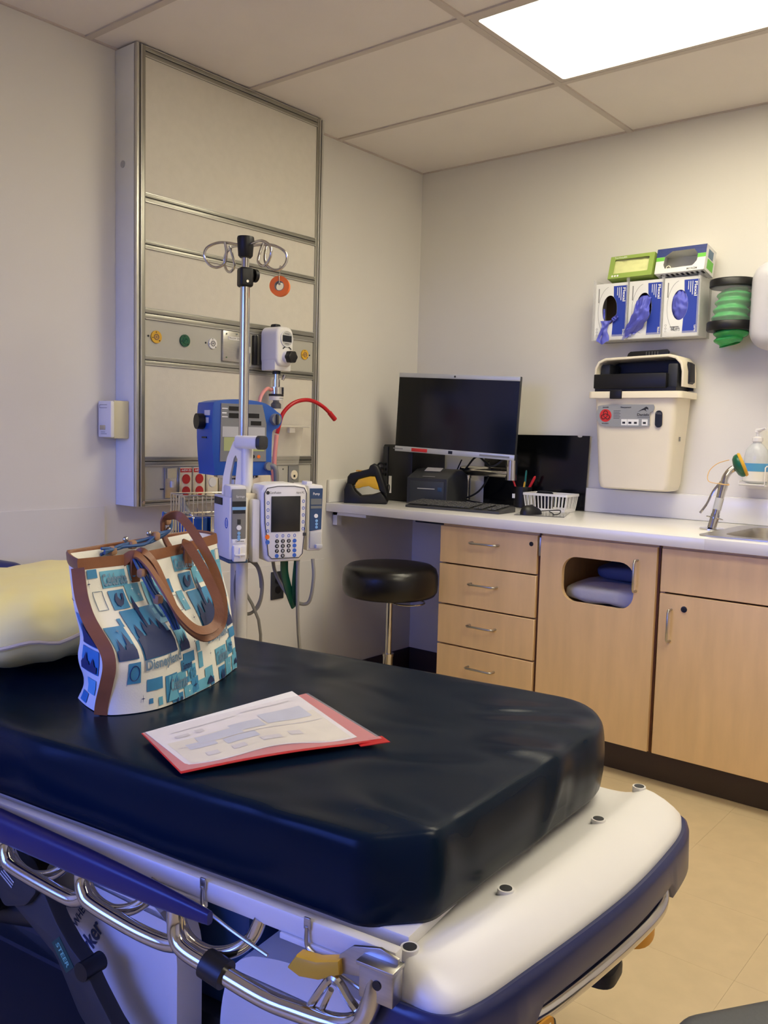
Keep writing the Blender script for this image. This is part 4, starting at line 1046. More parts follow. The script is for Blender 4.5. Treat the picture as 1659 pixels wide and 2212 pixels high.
drape('glove', 'narrow violet glove edge inside the left of the almost empty opening', g1c, 8, 12)
def g2(u, v):
    # comes out of the oval, folds down to the lower left
    z = 1.772-.165*v; xc = interp(v, [0, .3, .6, .8, 1], [1.212, 1.216, 1.205, 1.178, 1.150])
    w = interp(v, [0, .15, .4, .6, .8, 1], [.040, .058, .066, .080, .080, .062])
    n = mnoise.noise(Vector((u*3.5, v*5, 2.2))); n2 = mnoise.noise(Vector((u*8, v*9, 6.2)))
    y = -.112-.030*math.sin(PI*min(1, v*1.1))-.016*n-.008*n2-.010*math.sin(u*PI)
    if v < .1: y = -.096-.016*v/.1
    return (xc+w*(u-.5)+.010*n, y, z+.022*(u-.5)*(v)+.012*n2*v+.01*n)
drape('glove', 'crumpled violet glove drooping from the middle glove box', g2, 30, 36)
def g3(u, v):
    a, b = (u-.5)*2, (v-.5)*2
    r = max(0, 1-a*a*.9-b*b*.9)
    n = mnoise.noise(Vector((u*4, v*5, 8.2))); n2 = mnoise.noise(Vector((u*9, v*9, 1.2)))
    return (1.355+.040*a*math.sqrt(max(.0, 1-b*b*.45)), -.090-.030*math.sqrt(r)-.010*n-.005*n2, 1.722+.064*b+.004*n)
drape('glove', 'wad of violet gloves bulging behind the opening of the full glove box', g3, 26, 30)

# cartons lying on top of the holder
TB = thing('tissue_carton', 'lime green carton of pale yellow tissues lying on the glove holder', 'carton', (1.150, -.066, 1.8445), math.radians(-4))
F = frame((-.095, -.058, 0), (1, 0, 0), (0, .25, .97))
W_, H_ = .192, .094
MB().holed([(0, 0), (W_, 0), (W_, H_), (0, H_)], rrect(.150, .060, .004, 3, .096, .050), .0015, F).make('front_panel', M_lime, TB)
box_ = MB(); off = F.to_3x3() @ Vector((0, 0, -1))
D_ = .085
for (x0, y0, x1, y1) in ((0, 0, W_, .0015), (0, H_-.0015, W_, H_), (0, 0, .0015, H_), (W_-.0015, 0, W_, H_)): box_.bb(x0, x1, y0, y1, -D_, 0, M=F)
box_.bb(0, W_, 0, H_, -D_-.0015, -D_, M=F); box_.make('carton', M_lime, TB)
MB().grid(lambda u, v: tuple(F @ Vector((.012+.168*u, .012+.076*v, -.010-.006*mnoise.noise(Vector((u*6, v*4, 3)))))), 24, 12).make('tissue', M_limel, TB)
dts = MB()
for k in range(3): dts.cyl((.020+.012*k, .010, .0012), (.020+.012*k, .010, .0020), .0042, n=14, M=F)
put_text(dts, 'TearAwayBib', .010, F @ Matrix.Translation((.045, H_-.007, .0012)), .055); dts.make('white_print', M_inkw, TB)
MC = thing('mask_carton', 'white, navy and green mask carton with a large cut-out lying on the glove holder', 'carton', (1.356, -.066, 1.8445), math.radians(-3))
F = frame((-.100, -.066, 0), (1, 0, 0), (0, .22, .975)); W_, H_ = .198, .100
octo = [(.040, .018), (.150, .020), (.166, .040), (.166, .068), (.150, .086), (.062, .086), (.034, .066), (.032, .034)]
MB().holed([(0, 0), (W_, 0), (W_, H_), (0, H_)], octo, .0015, F).make('front_panel', M_gbox, MC)
def clipband(y0, y1, m, nm):
    # printed band either side of the cut-out
    def xe(y, left):
        pts = [(.032, .034), (.034, .066), (.062, .086)] if left else [(.166, .040), (.166, .068), (.150, .086)]
        ys = [p[1] for p in pts]; xs = [p[0] for p in pts]; return interp(y, ys, xs)
    b = MB()
    yt = min(y1, .086)
    b.prism([(0, y0), (xe(y0, True), y0), (xe(yt, True), yt), (0, yt)], .0004, F @ Matrix.Translation((0, 0, .0015)))
    b.prism([(xe(y0, False), y0), (W_, y0), (W_, yt), (xe(yt, False), yt)], .0004, F @ Matrix.Translation((0, 0, .0015)))
    if y1 > .086: b.bb(0, W_, .0862, y1, .0015, .0019, M=F)
    b.make(nm, m, MC)
clipband(.066, H_, M_navyc, 'navy_band'); clipband(.050, .0655, M_limeb, 'green_band')
b = MB(); D_ = .088
for (x0, y0, x1, y1) in ((0, 0, W_, .0015), (0, H_-.0015, W_, H_), (0, 0, .0015, H_), (W_-.0015, 0, W_, H_)): b.bb(x0, x1, y0, y1, -D_, 0, M=F)
b.bb(0, W_, 0, H_, -D_-.0015, -D_, M=F); b.make('carton', M_gbox, MC)
MB().grid(lambda u, v: tuple(F @ Vector((.02+.16*u, .01+.03*v, -.03-.03*v))), 6, 4).tube([F @ Vector((.05+.008*math.cos(a), .024+.008*math.sin(a), -.008)) for a in [2*PI*i/16 for i in range(16)]], .002, 6, closed=True).make('mask_inside', M_paperc, MC)
MB().bb(W_, W_+.0006, .012, .050, -.075, -.02, M=F).make('side_print_green', M_limeb, MC)
MB().bb(W_, W_+.0006, .055, .088, -.065, -.02, M=F).make('side_print_blue', M_pr4, MC)
tx = MB(); put_text(tx, 'MEDICOM', .011, F @ Matrix.Translation((.150, .009, .0015)) @ Matrix.Rotation(PI, 4, 'Z'), .04, .01)
for k in range(9): tx.bb(.02+.02*k, .03+.02*k, -.0006, 0, -.03-.004*(k % 3), -.012, M=F)
tx.make('lettering', M_ink, MC)

# green bag dispenser
GB = thing('bag_dispenser', 'clear cylinder of green bags between two black rings on the wall', 'dispenser', (1.548, -.092, 1.60))
MB().lathe([(.070, .012), (.084, .012), (.087, .016), (.087, .042), (.084, .046), (.070, .046), (.068, .042), (.068, .016)], 44).make('lower_ring', M_black, GB)
MB().lathe([(.01, .172), (.080, .172), (.084, .176), (.084, .196), (.080, .202), (.01, .203)], 44).make('upper_ring', M_black, GB)
MB().grid(lambda u, v: (.078*math.cos(2*PI*u), .078*math.sin(2*PI*u), .046+.126*v), 40, 2, cu=True).make('cylinder', M_clear, GB)
MB().bb(-.03, .03, .078, .091, .02, .195, .003).make('wall_bracket', M_black, GB)
def bagf(u, v):
    a = 2*PI*u; z = -.038+.205*v
    r = interp(v, [0, .12, .25, .3, .6, .9, 1], [.036, .056, .060, .058, .062, .060, .045])
    r += .0055*math.sin(v*46+1.2*math.sin(a)+a)+.007*mnoise.noise(Vector((math.cos(a)*1.6, math.sin(a)*1.6, v*5)))
    return (r*math.cos(a)+.004*math.sin(v*9), r*math.sin(a), z+.006*math.sin(a+1)*(1-v)+.005*math.cos(a))
bg_ = thing('green_bags', 'bundle of pleated green plastic bags inside the clear cylinder', 'bags', (1.548, -.092, 1.60))
MB().grid(bagf, 48, 60, cu=True).make('bag_film', M_gbag, bg_, ang=60)
# paper towel dispenser at the right
TD = thing('towel_dispenser', 'pale grey rounded towel dispenser on the back wall beside the green bags', 'dispenser', (1.79, -.001, 1.53))
MB().prism(rrect(.30, .315, .07, 8, 0, .158), .21, frame((0, 0, 0), (1, 0, 0), (0, 0, 1)), .05, 5).make('cover', mat('dispenser_grey', (196, 194, 200), .35), TD)
MB().bb(-.09, .09, -.14, -.03, -.002, .02, .004).make('outlet', M_dgrey, TD)

# sharps container
SH = thing('sharps_container', 'large cream sharps container with open black tray lid on the wall', 'sharps bin', (1.215, -.006, .995))
sec = []
for z, w, y0, y1, r in ((0.0, .135, -.135, -.010, .03), (.006, .146, -.146, -.006, .03), (.03, .151, -.150, -.004, .025), (.34, .170, -.166, -.002, .022), (.368, .171, -.167, -.002, .022)):
    sec.append([(a, b, z) for a, b in rrect(2*w, y1-y0, r, 5, 0, (y0+y1)/2)])
n_ = len(sec[0]); fs = [tuple(range(n_))[::-1]]
for i in range(len(sec)-1):
    for j in range(n_): fs.append((i*n_+j, i*n_+(j+1) % n_, (i+1)*n_+(j+1) % n_, (i+1)*n_+j))
fs.append(tuple((len(sec)-1)*n_+j for j in range(n_)))
MB().add([p for s in sec for p in s], fs).make('bin', M_cream, SH, ang=50)
MB().prism(rrect(.390, .182, .022, 5, 0, -.0905), .026, Matrix.Translation((0, 0, .366)), .004).make('rim', M_cream, SH)
MB().bb(-.178, .125, -.165, -.120, .405, .462, .003).bb(-.178, .16, -.150, -.02, .393, .409).make('tray', M_black, SH)
arch = [(-.185, .455), (-.184, .49), (-.170, .515), (-.14, .528), (.125, .536), (.155, .528), (.178, .505), (.186, .47), (.187, .41)]
arch_i = [(.178, .41), (.177, .468), (.170, .497), (.150, .517), (.12, .526), (-.138, .518), (-.162, .508), (-.175, .486), (-.176, .455)]
MB().prism([(a, b) for a, b in arch] + arch_i, .135, frame((0, -.012, 0), (1, 0, 0), (0, 0, 1)) , .003).make('hood', M_cream, SH)
MB().prism([(-.176, .40)] + [(-.176, .455)] + arch_i[::-1][1:] + [(.178, .40)], .006, frame((0, -.010, 0), (1, 0, 0), (0, 0, 1))).make('hood_liner', M_dgrey, SH)
MB().bb(-.10, .10, -.05, -.016, .455, .475, .004).bb(.12, .16, -.14, -.03, .405, .50, .006).bb(-.17, -.13, -.12, -.02, .462, .505, .006).make('tray_hinge', M_dgrey, SH)
MB().prism([(.172, .41), (.196, .43), (.192, .50), (.18, .508), (.176, .47)], .05, frame((0, -.05, 0), (1, 0, 0), (0, 0, 1)), .003).make('side_lever', M_black, SH)
MB().prism([(-.085, 0), (.09, .004), (.092, .026), (.085, .034), (-.068, .030), (-.078, .022)], .012, frame((0, -.06, .528), (1, 0, 0), (0, 0, 1)), .003).make('lock_tab', M_black, SH)
gr = MB()
for k in range(5): gr.bb(.0+.012*k, .0015+.012*k, -.0728, -.0722, .538, .555)
gr.make('tab_ridges', M_grey, SH)
MB().bb(-.095, -.045, -.188, -.178, .362, .398, .003).make('front_latch', M_black, SH)
FSh = frame((0, -.1665, .24), (1, 0, 0), (0, -.045, 1))
lab_ = [(p.x, p.y) for p in catmull([(a, b, 0) for a, b in [(-.156, .05), (-.150, .082), (-.128, .098), (.06, .100), (.085, .097), (.086, .078), (.070, .066), (.070, .030), (.055, .014), (-.10, .012), (-.14, .022)]], 4, True)]
LB = MB().prism(lab_, .0012, FSh).make('label', mat('label_grey', (150, 152, 154), .45), SH)
MB().cyl((-.116, .056, .0012), (-.116, .056, .0018), .0255, n=32, M=FSh).make('red_disc', M_inkr, LB)
bz_ = MB()
for k in range(3):
    a = PI/2+2*PI*k/3; cx2, cy2 = -.116+.0105*math.cos(a), .056+.0105*math.sin(a)
    bz_.tube([FSh @ Vector((cx2+.0088*math.cos(a+PI+t), cy2+.0088*math.sin(a+PI+t), .0020)) for t in [PI*.28+(2*PI-PI*.56)*i/16 for i in range(17)]], .0014, 5)
bz_.tube([FSh @ Vector((-.116+.0075*math.cos(t), .056+.0075*math.sin(t), .0020)) for t in [2*PI*i/18 for i in range(18)]], .0009, 5, closed=True)
bz_.make('biohazard_symbol', M_ink, LB)
pic = MB()
for x in (-.048, -.022, .001, .038): pic.bb(x, x+.024, .018, .042, .0012, .0017, M=FSh)
pic.make('pictograms', M_inkw, LB)
tx = MB(); L0 = FSh @ Matrix.Translation((0, 0, .0012))
put_text(tx, 'Sharpsmart', .009, L0 @ Matrix.Translation((-.030, .089, 0)), .045, .02)
put_text(tx, 'DANGER', .007, L0 @ Matrix.Translation((-.116, .089, 0)), .026, .02)
put_text(tx, 'BIOHAZARD', .006, L0 @ Matrix.Translation((-.116, .024, 0)), .030, .02)
put_text(tx, 'Daniels', .014, L0 @ Matrix.Translation((.042, .060, 0)), .048, .02)
for k in range(6): tx.bb(-.082, -.056+.004*(k % 2), .045+.006*k, .0463+.006*k, 0, .0004, M=L0)
tx.bb(.02, .070, .0495, .0505, 0, .0004, M=L0)
for x in (-.043, -.017, .006, .043): tx.bb(x, x+.012, .024, .032, .0005, .0009, M=L0)
leap = [(.020, .071), (.030, .078), (.045, .086), (.054, .092), (.062, .088), (.064, .080), (.056, .083), (.052, .079), (.058, .072), (.046, .079), (.035, .077)]
tx.prism(leap, .0005, L0); tx.make('black_print', M_ink, LB)
MB().prism(rrect(.029, .066, .014, 6, .106, .044), .0014, FSh).make('level_window', M_screen, SH)
tx = MB(); put_text(tx, 'FULL', .011, FSh @ Matrix.Translation((.106, .066, .0014)), .022); tx.make('full_mark', M_grey, SH)
tx = MB()
for k in range(3): tx.bb(.1645, .1652, -.10, -.085, .20+.006*k, .204+.006*k)
tx.make('side_print', M_grey, SH)

# soap bottle in a wire holder
SO = thing('soap_bottle', 'clear pump bottle of hand sanitiser with blue label in a wire wall holder', 'bottle', (1.662, -.062, 1.045))
MB().lathe([(.030, 0), (.042, .004), (.044, .02), (.044, .10), (.038, .125), (.022, .145), (.016, .150), (.015, .158)], 36, sx=1, sy=.8).make('bottle', clear_mat('soap_clear', (224, 228, 228), .62, .15), SO)
MB().grid(lambda u, v: (.0446*math.cos(-PI+PI*u), .0446*.8*math.sin(-PI+PI*u), .045+.030*v), 24, 2).make('blue_label', mat('soap_label', (86, 160, 212), .45), SO)
MB().grid(lambda u, v: (.0446*math.cos(-PI+PI*u), .0446*.8*math.sin(-PI+PI*u), .008+.036*v), 24, 2).make('white_label', M_white, SO)
MB().lathe([(.017, .155), (.019, .157), (.019, .170), (.010, .174), (.006, .175), (.006, .195)], 24).make('pump_collar', M_white, SO)
MB().tube([(-.004, -.0, .196), (.012, -.01, .199), (.034, -.026, .206)], [.009, .004], 10).cyl((0, 0, .190), (0, 0, .200), .011).make('pump_head', M_white, SO)
WHd = thing('wire_holder', 'white wire bracket holding the sanitiser bottle on the wall', 'bracket', (1.662, -.062, 1.04))
MB().tube([(.05, .06, .07), (.05, -.035, .07), (.046, -.04, .065), (.046, -.04, .0), (-.046, -.04, .0), (-.046, -.04, .012), (-.046, .055, .012)], .0026, 8).bb(-.05, .055, .052, .061, -.02, .09, .003).bb(-.046, .046, -.036, .05, -.006, -.001, .001).make('bracket_wire', M_white, WHd)

# eyewash on the counter
EW = thing('eyewash', 'chrome deck-mounted eyewash spray with green and yellow head by the sink', 'eyewash', (1.600, -.325, ZC+.0006))
MB().cyl((0, 0, 0), (0, 0, .004), .042, n=32).make('base_disc', M_chrome, EW)
tp = Vector((.022, .035, .165)); d = tp.normalized()
MB().cyl((0, 0, .003), d*.055, .0155).cyl(d*.040, d*.043, .030, n=28).make('socket', M_chrome, EW)
MB().cyl(d*.045, d*.150, .0135, .0150).cyl(d*.148, d*.175, .0165).make('handle_tube', M_chrome, EW)
MB().cyl(d*.072, d*.115, .0146).make('paper_label', M_lgrey, EW)
MB().tube([tuple(d*.165+Vector((-.016, -.006, 0))), tuple(d*.14+Vector((-.028, -.012, -.004))), tuple(d*.10+Vector((-.036, -.016, -.006))), tuple(d*.07+Vector((-.052, -.02, -.012)))], .0045, 8, k=5).make('squeeze_lever', M_chrome, EW)
nk = MB().tube([tuple(d*.172), tuple(d*.192), (.034, .05, .208), (.046, .058, .220)], .0125, 14, k=4); nk.make('neck', M_chrome, EW)
MB().cyl((.042, .056, .216), (.056, .066, .226), .010).make('white_collar', M_white, EW)
hd_ = frame((.056, .066, .226), (.6, -.78, .1), (-.33, -.05, .95))
ax = Vector((.88, .30, .42)).normalized(); cc = Vector((.050, .062, .224))
HM = ax.to_track_quat('Z', 'Y').to_matrix().to_4x4(); HM.translation = cc
MB().lathe([(.012, -.004), (.030, .0), (.040, .008), (.043, .016), (.042, .022)], 32, M=HM).make('green_head', M_green, EW)
MB().lathe([(.044, .0222), (.045, .026), (.042, .032), (.02, .034)], 32, M=HM).make('yellow_cap', M_yell, EW)
MB().tube([tuple(d*.168), (-.03, .03, .17), (-.035, .04, .205), (-.01, .05, .235), (.03, .055, .25)], .0016, 6, k=6).tube([tuple(d*.168+Vector((.018*math.cos(t), .018*math.sin(t), -.002*math.cos(t)))) for t in [2*PI*i/18 for i in range(18)]], .0022, 6, closed=True).make('tether', mat('amber_cord', (232, 190, 120), .5), EW)
# ================================================================ STRETCHER
BO, BA = (2.037, -2.307, 0), math.radians(8)
BD = thing('stretcher', 'hospital stretcher with navy vinyl mattress, white foot cover and chrome side rail', 'stretcher', BO, BA)
# mattress outline (counter-clockwise), resampled
def fillet(pts, rad, n=6):
    out = []; m = len(pts)
    for i in range(m):
        p, a, b = Vector(pts[i]), Vector(pts[i-1]), Vector(pts[(i+1) % m]); r = rad[i]
        if r <= 0: out.append(p); continue
        d1, d2 = (a-p).normalized(), (b-p).normalized()
        q1, q2 = p+d1*r, p+d2*r
        for k in range(n+1):
            t = k/n; out.append(q1*(1-t)**2 + p*2*t*(1-t) + q2*t*t)
    return out
ol = fillet([(-1.95, -.378), (-.100, -.377), (-.030, -.316), (.026, .245), (-.055, .374), (-1.95, .374)], [.08, .022, .022, .07, .07, .08])
dense = []
for i in range(len(ol)):
    a, b = ol[i], ol[(i+1) % len(ol)]; k = max(1, int((b-a).length/.03))
    dense += [a+(b-a)*(j/k) for j in range(k)]
N = len(dense); rings = []
def nrm(i):
    t = (dense[(i+1) % N]-dense[i-1]).normalized(); return Vector((t.y, -t.x))
NR = [nrm(i) for i in range(N)]
for ins, z in ((.05, .561), (.012, .561), (.004, .564), (.000, .572), (-.003, .600), (-.004, .630), (-.003, .655), (-.001, .668), (.0008, .6755), (.004, .6808), (.009, .6838), (.016, .6850), (.026, .6853)):
    rings.append([(*(dense[i]-NR[i]*ins + NR[i]*.0025*mnoise.noise(Vector((dense[i].x*9, dense[i].y*9, z*14)))), z) for i in range(N)])
for t in [.03+.97*(i/20) for i in range(21)]:
    rg = []
    for i in range(N):
        p = dense[i]-NR[i]*.026; c = Vector((min(max(p.x, -1.6), -.35), 0)); q = p.lerp(c, t)
        w = mnoise.noise(Vector((q.x*5, q.y*9, .3)))+.5*mnoise.noise(Vector((q.x*14, q.y*10, 3.3)))
        rg.append((q.x, q.y, .6855+.0012*w))
    rings.append(rg)
mm = MB(); vs_ = [p for r in rings for p in r]; fs = [tuple(range(N))[::-1]]
for i in range(len(rings)-1):
    for j in range(N): fs.append((i*N+j, i*N+(j+1) % N, (i+1)*N+(j+1) % N, (i+1)*N+j))
MT_ = mm.add(vs_, fs).make('mattress', M_matt, BD, ang=75, fix=False)
# creases in the vinyl around the bag and along the foot
# deck and long frame rails
MB().bb(-1.93, -.04, -.36, .36, .545, .5655, .004).make('deck', M_bedwh, BD)
for s in (-1, 1):
    r_ = MB().bb(-1.93, -.035, s*.392-.009, s*.392+.009, .536, .567, .004).make('frame_rail', M_bedwh, BD)
    if s < 0:
        for x in (-.70, -.44, -.21): MB().bb(x, x+.10, -.405, -.400, .530, .538, .001).make('rail_lip', M_bedwh, r_)
MB().bb(-1.9, -.06, -.30, -.25, .47, .545, .006).bb(-1.9, -.06, .25, .30, .47, .545, .006).bb(-1.85, -1.78, -.25, .25, .47, .545).bb(-.16, -.09, -.25, .25, .47, .545).make('underframe', M_lgrey, BD)
# white foot cover, lofted between inner and outer edges
IN = [(-.036, -.372), (-.028, -.345), (-.008, -.25), (.010, -.146), (.030, .0), (.042, .115), (.055, .23), (.063, .292), (.064, .318)]
OU = [(-.030, -.404), (.030, -.410), (.062, -.370), (.090, -.262), (.120, -.130), (.146, .01), (.160, .143), (.164, .255), (.150, .324)]
IN3 = catmull([(a, b, 0) for a, b in IN], 6); OU3 = catmull([(a, b, 0) for a, b in OU], 6); K = len(IN3)
prf = [(-1.0, .515), (-1.0, .537), (-.4, .544), (-.1, .5490), (.03, .5535), (.15, .5560), (.35, .5530), (.6, .5450), (.82, .5345), (.95, .5260), (.99, .520), (1.0, .512), (1.0, .480)]
vs_, fs = [], []
for i in range(K):
    e = i/(K-1); drop = .012*max(0, 1-e/.06)**2 + .005*max(0, 1-(1-e)/.04)**2
    for t, z in prf:
        if t < 0: t *= min(1, (1-e)/.16)
        p = IN3[i].lerp(OU3[i], t*.90); vs_.append((p.x, p.y, z-drop*(.4+max(t, 0))))
m_ = len(prf)
for i in range(K-1):
    for j in range(m_-1): fs.append((i*m_+j, (i+1)*m_+j, (i+1)*m_+j+1, i*m_+j+1))
fs.append(tuple(range(m_))); fs.append(tuple((K-1)*m_+j for j in range(m_))[::-1])
FC = MB().add(vs_, fs).make('foot_cover', M_bedwh, BD, ang=60)
for t in (2, 17, 31, 46):
    p = IN3[min(t, K-1)].lerp(OU3[min(t, K-1)], .02)
    q = MB().cyl((p.x, p.y, .545), (p.x, p.y, .5590), .0120, n=20).make('screw_boss', M_bedwh, FC)
    MB().cyl((p.x, p.y, .5590), (p.x, p.y, .5596), .0090, n=20).make('screw_cap', M_dgrey, FC)
# navy bumper wrapping the cover
BP = catmull([(-.062, -.395, 0), (-.050, -.414, 0)] + [(a, b, 0) for a, b in OU[1:]] + [(.120, .345, 0), (.085, .345, 0)], 6); K = len(BP)
sec_ = [(-.011, .512), (-.004, .514), (.000, .511), (.003, .502), (.005, .468), (.001, .458), (-.011, .458)]
vs_, fs = [], []; m_ = len(sec_)
for i in range(K):
    t = (BP[min(i+1, K-1)]-BP[max(i-1, 0)]).normalized(); n2 = Vector((t.y, -t.x, 0))
    for o_, z in sec_:
        q = BP[i]+n2*o_
        dz = 0
        if z < .49:
            near = max(0, min(1, (-.255-q.y)/.015)); far = max(0, min(1, (q.y-.17)/.012))
            dz = -.050*near - .026*far
        vs_.append((q.x, q.y, z+dz))
for i in range(K-1):
    for j in range(m_): fs.append((i*m_+j, (i+1)*m_+j, (i+1)*m_+(j+1) % m_, i*m_+(j+1) % m_))
fs.append(tuple(range(m_))); fs.append(tuple((K-1)*m_+j for j in range(m_))[::-1])
BM_ = MB().add(vs_, fs).make('bumper', M_navy, BD, ang=50)
k_ = int(K*.87); t = (BP[k_+1]-BP[k_-1]).normalized(); n2 = Vector((t.y, -t.x, 0)); q = BP[k_]+n2*.0055
MB().bb(-.008, .008, -.010, .014, -.0004, .0004, M=frame((q.x, q.y, .488), t, (0, 0, 1))).make('sticker', M_lgrey, BM_)
# chrome foot handle, its yellow tag
FH = MB().tube([(.035, -.300, .480), (.062, -.285, .448), (.085, -.240, .440), (.112, -.143, .440), (.139, -.011, .440), (.153, .080, .440), (.156, .130, .446), (.146, .158, .462), (.120, .170, .480)], .0125, 14, k=7).make('foot_handle', M_chrome, BD)
wl = MB().prism([(p.x, p.y) for p in catmull([(0, 0, 0), (.012, .028, 0), (.05, .034, 0), (.064, .030, 0), (.064, .012, 0), (.045, .006, 0), (.04, -.012, 0), (.02, -.016, 0), (.006, -.004, 0)], 4, True)], .003, frame((.085, -.285, .405), (.28, .96, 0), (0, 0, 1))).make('warning_tag', M_amber, BD)
W2 = frame((.0855, -.286, .405), (.28, .96, 0), (0, 0, 1))
MB().prism([(.006, .002), (.014, .024), (.058, .027), (.058, .014), (.04, .008), (.034, -.008), (.018, -.010)], .0008, W2 @ Matrix.Translation((0, 0, .003))).make('tag_face', M_cream, wl)
MB().bb(.016, .036, .006, .012, .0038, .0044, M=W2).bb(.038, .048, .014, .020, .0038, .0044, M=W2).bb(.036, .040, -.002, .010, .0038, .0044, M=W2).make('tag_print', M_ink, wl)
# near side rail: chrome tubes in the plane y = -.43
Y_ = -.430
def rt(pts, r=.0115, name='rail_tube', k=6, parent=None):
    return MB().tube([(a, (c if c is not None else Y_), b) for a, b, c in pts], r, 12, k=k).make(name, M_chrome, parent or SRl)
SRl = MB().tube([(-.372, Y_, .545), (-.372, Y_, .515), (-.365, Y_-.004, .492), (-.345, Y_-.006, .481), (-.295, Y_-.004, .472), (-.215, Y_, .459), (-.162, Y_, .461), (-.100, Y_, .468), (-.066, Y_, .486), (-.052, Y_, .512), (-.047, Y_+.006, .545)], .0125, 14, k=7).make('side_rail', M_chrome, BD)
rt([(-.565, .545, None), (-.565, .520, None), (-.556, .502, -.434), (-.535, .490, -.436), (-.453, .476, -.432), (-.398, .474, None), (-.368, .480, None)])
rt([(-.745, .548, None), (-.746, .525, None), (-.738, .505, -.434), (-.715, .494, -.436), (-.604, .480, -.432), (-.575, .482, None), (-.556, .492, None)])
rt([(-.93, .548, None), (-.93, .53, None), (-.92, .512, -.434), (-.90, .50, -.436), (-.80, .487, -.432), (-.765, .490, None), (-.742, .500, None)])
for x in (-.372, -.565, -.745):
    rt([(x+.004, .535, -.428), (x+.004, .505, -.424), (x+.020, .484, -.420), (x+.050, .476, -.414), (x+.085, .487, -.406), (x+.110, .510, -.398), (x+.122, .540, -.394)], .0095, 'rail_loop')
bl = []
for x, h in ((-1.30, .052), (-1.0, .052), (-.745, .047), (-.55, .042), (-.40, .032), (-.325, .022), (-.300, .018)): bl.append((x, h))
vs_, fs = [], []
for x, h in bl:
    zc = interp(x, [-1.3, -.745, -.3], [.565, .558, .545]); w = .028*h/.045
    for j in range(14):
        a = 2*PI*j/14; sg = lambda q: math.copysign(abs(q)**.6, q)
        vs_.append((x, -.440+w/2*sg(math.cos(a)), zc+h/2*sg(math.sin(a))))
for i in range(len(bl)-1):
    for j in range(14): fs.append((i*14+j, i*14+(j+1) % 14, (i+1)*14+(j+1) % 14, (i+1)*14+j))
fs.append(tuple(range(14))); fs.append(tuple((len(bl)-1)*14+j for j in range(14)))
MB().add(vs_, fs).make('rail_grip', M_railb, SRl)
MB().cyl((-.312, Y_-.004, .4755), (-.277, Y_-.003, .4690), .0195, n=24).make('rail_clamp', M_black, SRl)
lt = [(-.150, .478), (-.112, .524), (-.070, .500), (-.066, .492), (-.085, .487)]
MB().tube([(a, Y_+.004, b) for a, b in [(-.145, .470), (-.130, .495), (-.112, .521), (-.100, .519), (-.086, .504), (-.068, .490)]], .0055, 8, k=4).tube([(-.128, Y_+.004, .468), (-.120, Y_+.004, .488), (-.112, Y_+.004, .506)], .004, 8).make('release_latch', M_chrome, SRl)
for x0 in (-.346, -.166):
    hk = MB().bb(x0-.005, x0+.005, -.4055, -.4025, .556, .572, .001)
    hk.tube([(x0, -.405, .560), (x0+.002, -.408, .540), (x0+.010, -.409, .532), (x0+.045, -.409, .520), (x0+.075, -.409, .512), (x0+.12, -.409, .502)], .0026, 8, k=5)
    hk.make('line_hook', M_steel, BD)
# release lever and steel bracket at the near foot corner
lv_ = [(-.180, .512), (-.166, .533), (-.135, .536), (-.100, .549), (-.098, .530), (-.130, .512), (-.160, .506)]
MB().prism(lv_, .018, frame((0, -.412, 0), (1, 0, 0), (0, 0, 1)), .005).make('release_lever', M_yell, BD)
sb_ = MB().prism([(-.104, .528), (-.104, .552), (-.084, .570), (-.045, .580), (-.020, .574), (-.020, .545), (-.050, .530), (-.075, .534)], .004, frame((0, -.418, 0), (1, 0, 0), (0, 0, 1)), .001)
sb_.bb(-.066, -.018, -.436, -.412, .520, .562, .002).bb(-.068, -.016, -.440, -.412, .562, .567, .001)
SBk = sb_.make('corner_bracket', M_steel, BD)
MB().cyl((-.040, -.4375, .543), (-.040, -.4345, .543), .006, n=14).make('bracket_bolt', M_black, SBk)
# base: hoods, columns, pedals, casters
hoodA = fillet([(-.870, .375), (-.865, .300), (-.80, .205), (-.70, .125), (-.56, .085), (-.535, .085), (-.535, .350), (-.60, .400), (-.84, .400)], [.02, .05, .05, .05, .01, .01, .05, .05, .02])
MB().prism([(p.x, p.y) for p in hoodA], .06, frame((0, -.20, 0), (1, 0, 0), (0, 0, 1)), .008, 3).make('wheel_cover', M_bedwh, BD)
DT = frame((-.772, -.2606, .262), (.50, 0, .866), (-.866, 0, .50))
tx = MB(); put_text(tx, 'stryker', .045, DT @ Matrix.Translation((.010, -.015, 0)), .115, .02); put_text(tx, 'BIG WHEEL', .022, DT @ Matrix.Translation((.030, .028, 0)), .105, .01)
tx.make('lettering', M_pr3, BD)
MB().prism([(p.x, p.y) for p in fillet([(-.475, .06), (-.475, .25), (-.44, .335), (-.32, .36), (-.12, .33), (-.08, .25), (-.08, .06)], [.01, .06, .05, .05, .05, .05, .01])], .42, frame((0, .20, 0), (1, 0, 0), (0, 0, 1)), .02, 3).make('base_hood', M_bedwh, BD)
MB().prism([(p.x, p.y) for p in fillet([(-1.75, .06), (-1.75, .24), (-1.68, .33), (-.80, .33), (-.72, .06)], [.01, .06, .06, .05, .01])], .34, frame((0, .17, 0), (1, 0, 0), (0, 0, 1)), .02, 3).make('base_hood', mat('base_charcoal', (58, 56, 62), .5), BD)  # hood coloured charcoal so the area behind the pedal reads dark
MB().bb(-1.80, -.02, -.17, .17, .10, .16, .01).make('base_beam', M_dgrey, BD)
MB().bb(-1.70, -.55, -.37, .37, .045, .10, .02, 3).make('added_dark_slab', mat('slab_charcoal', (48, 46, 50), .5), BD)  # low dark slab added to cover the bright floor under the bed
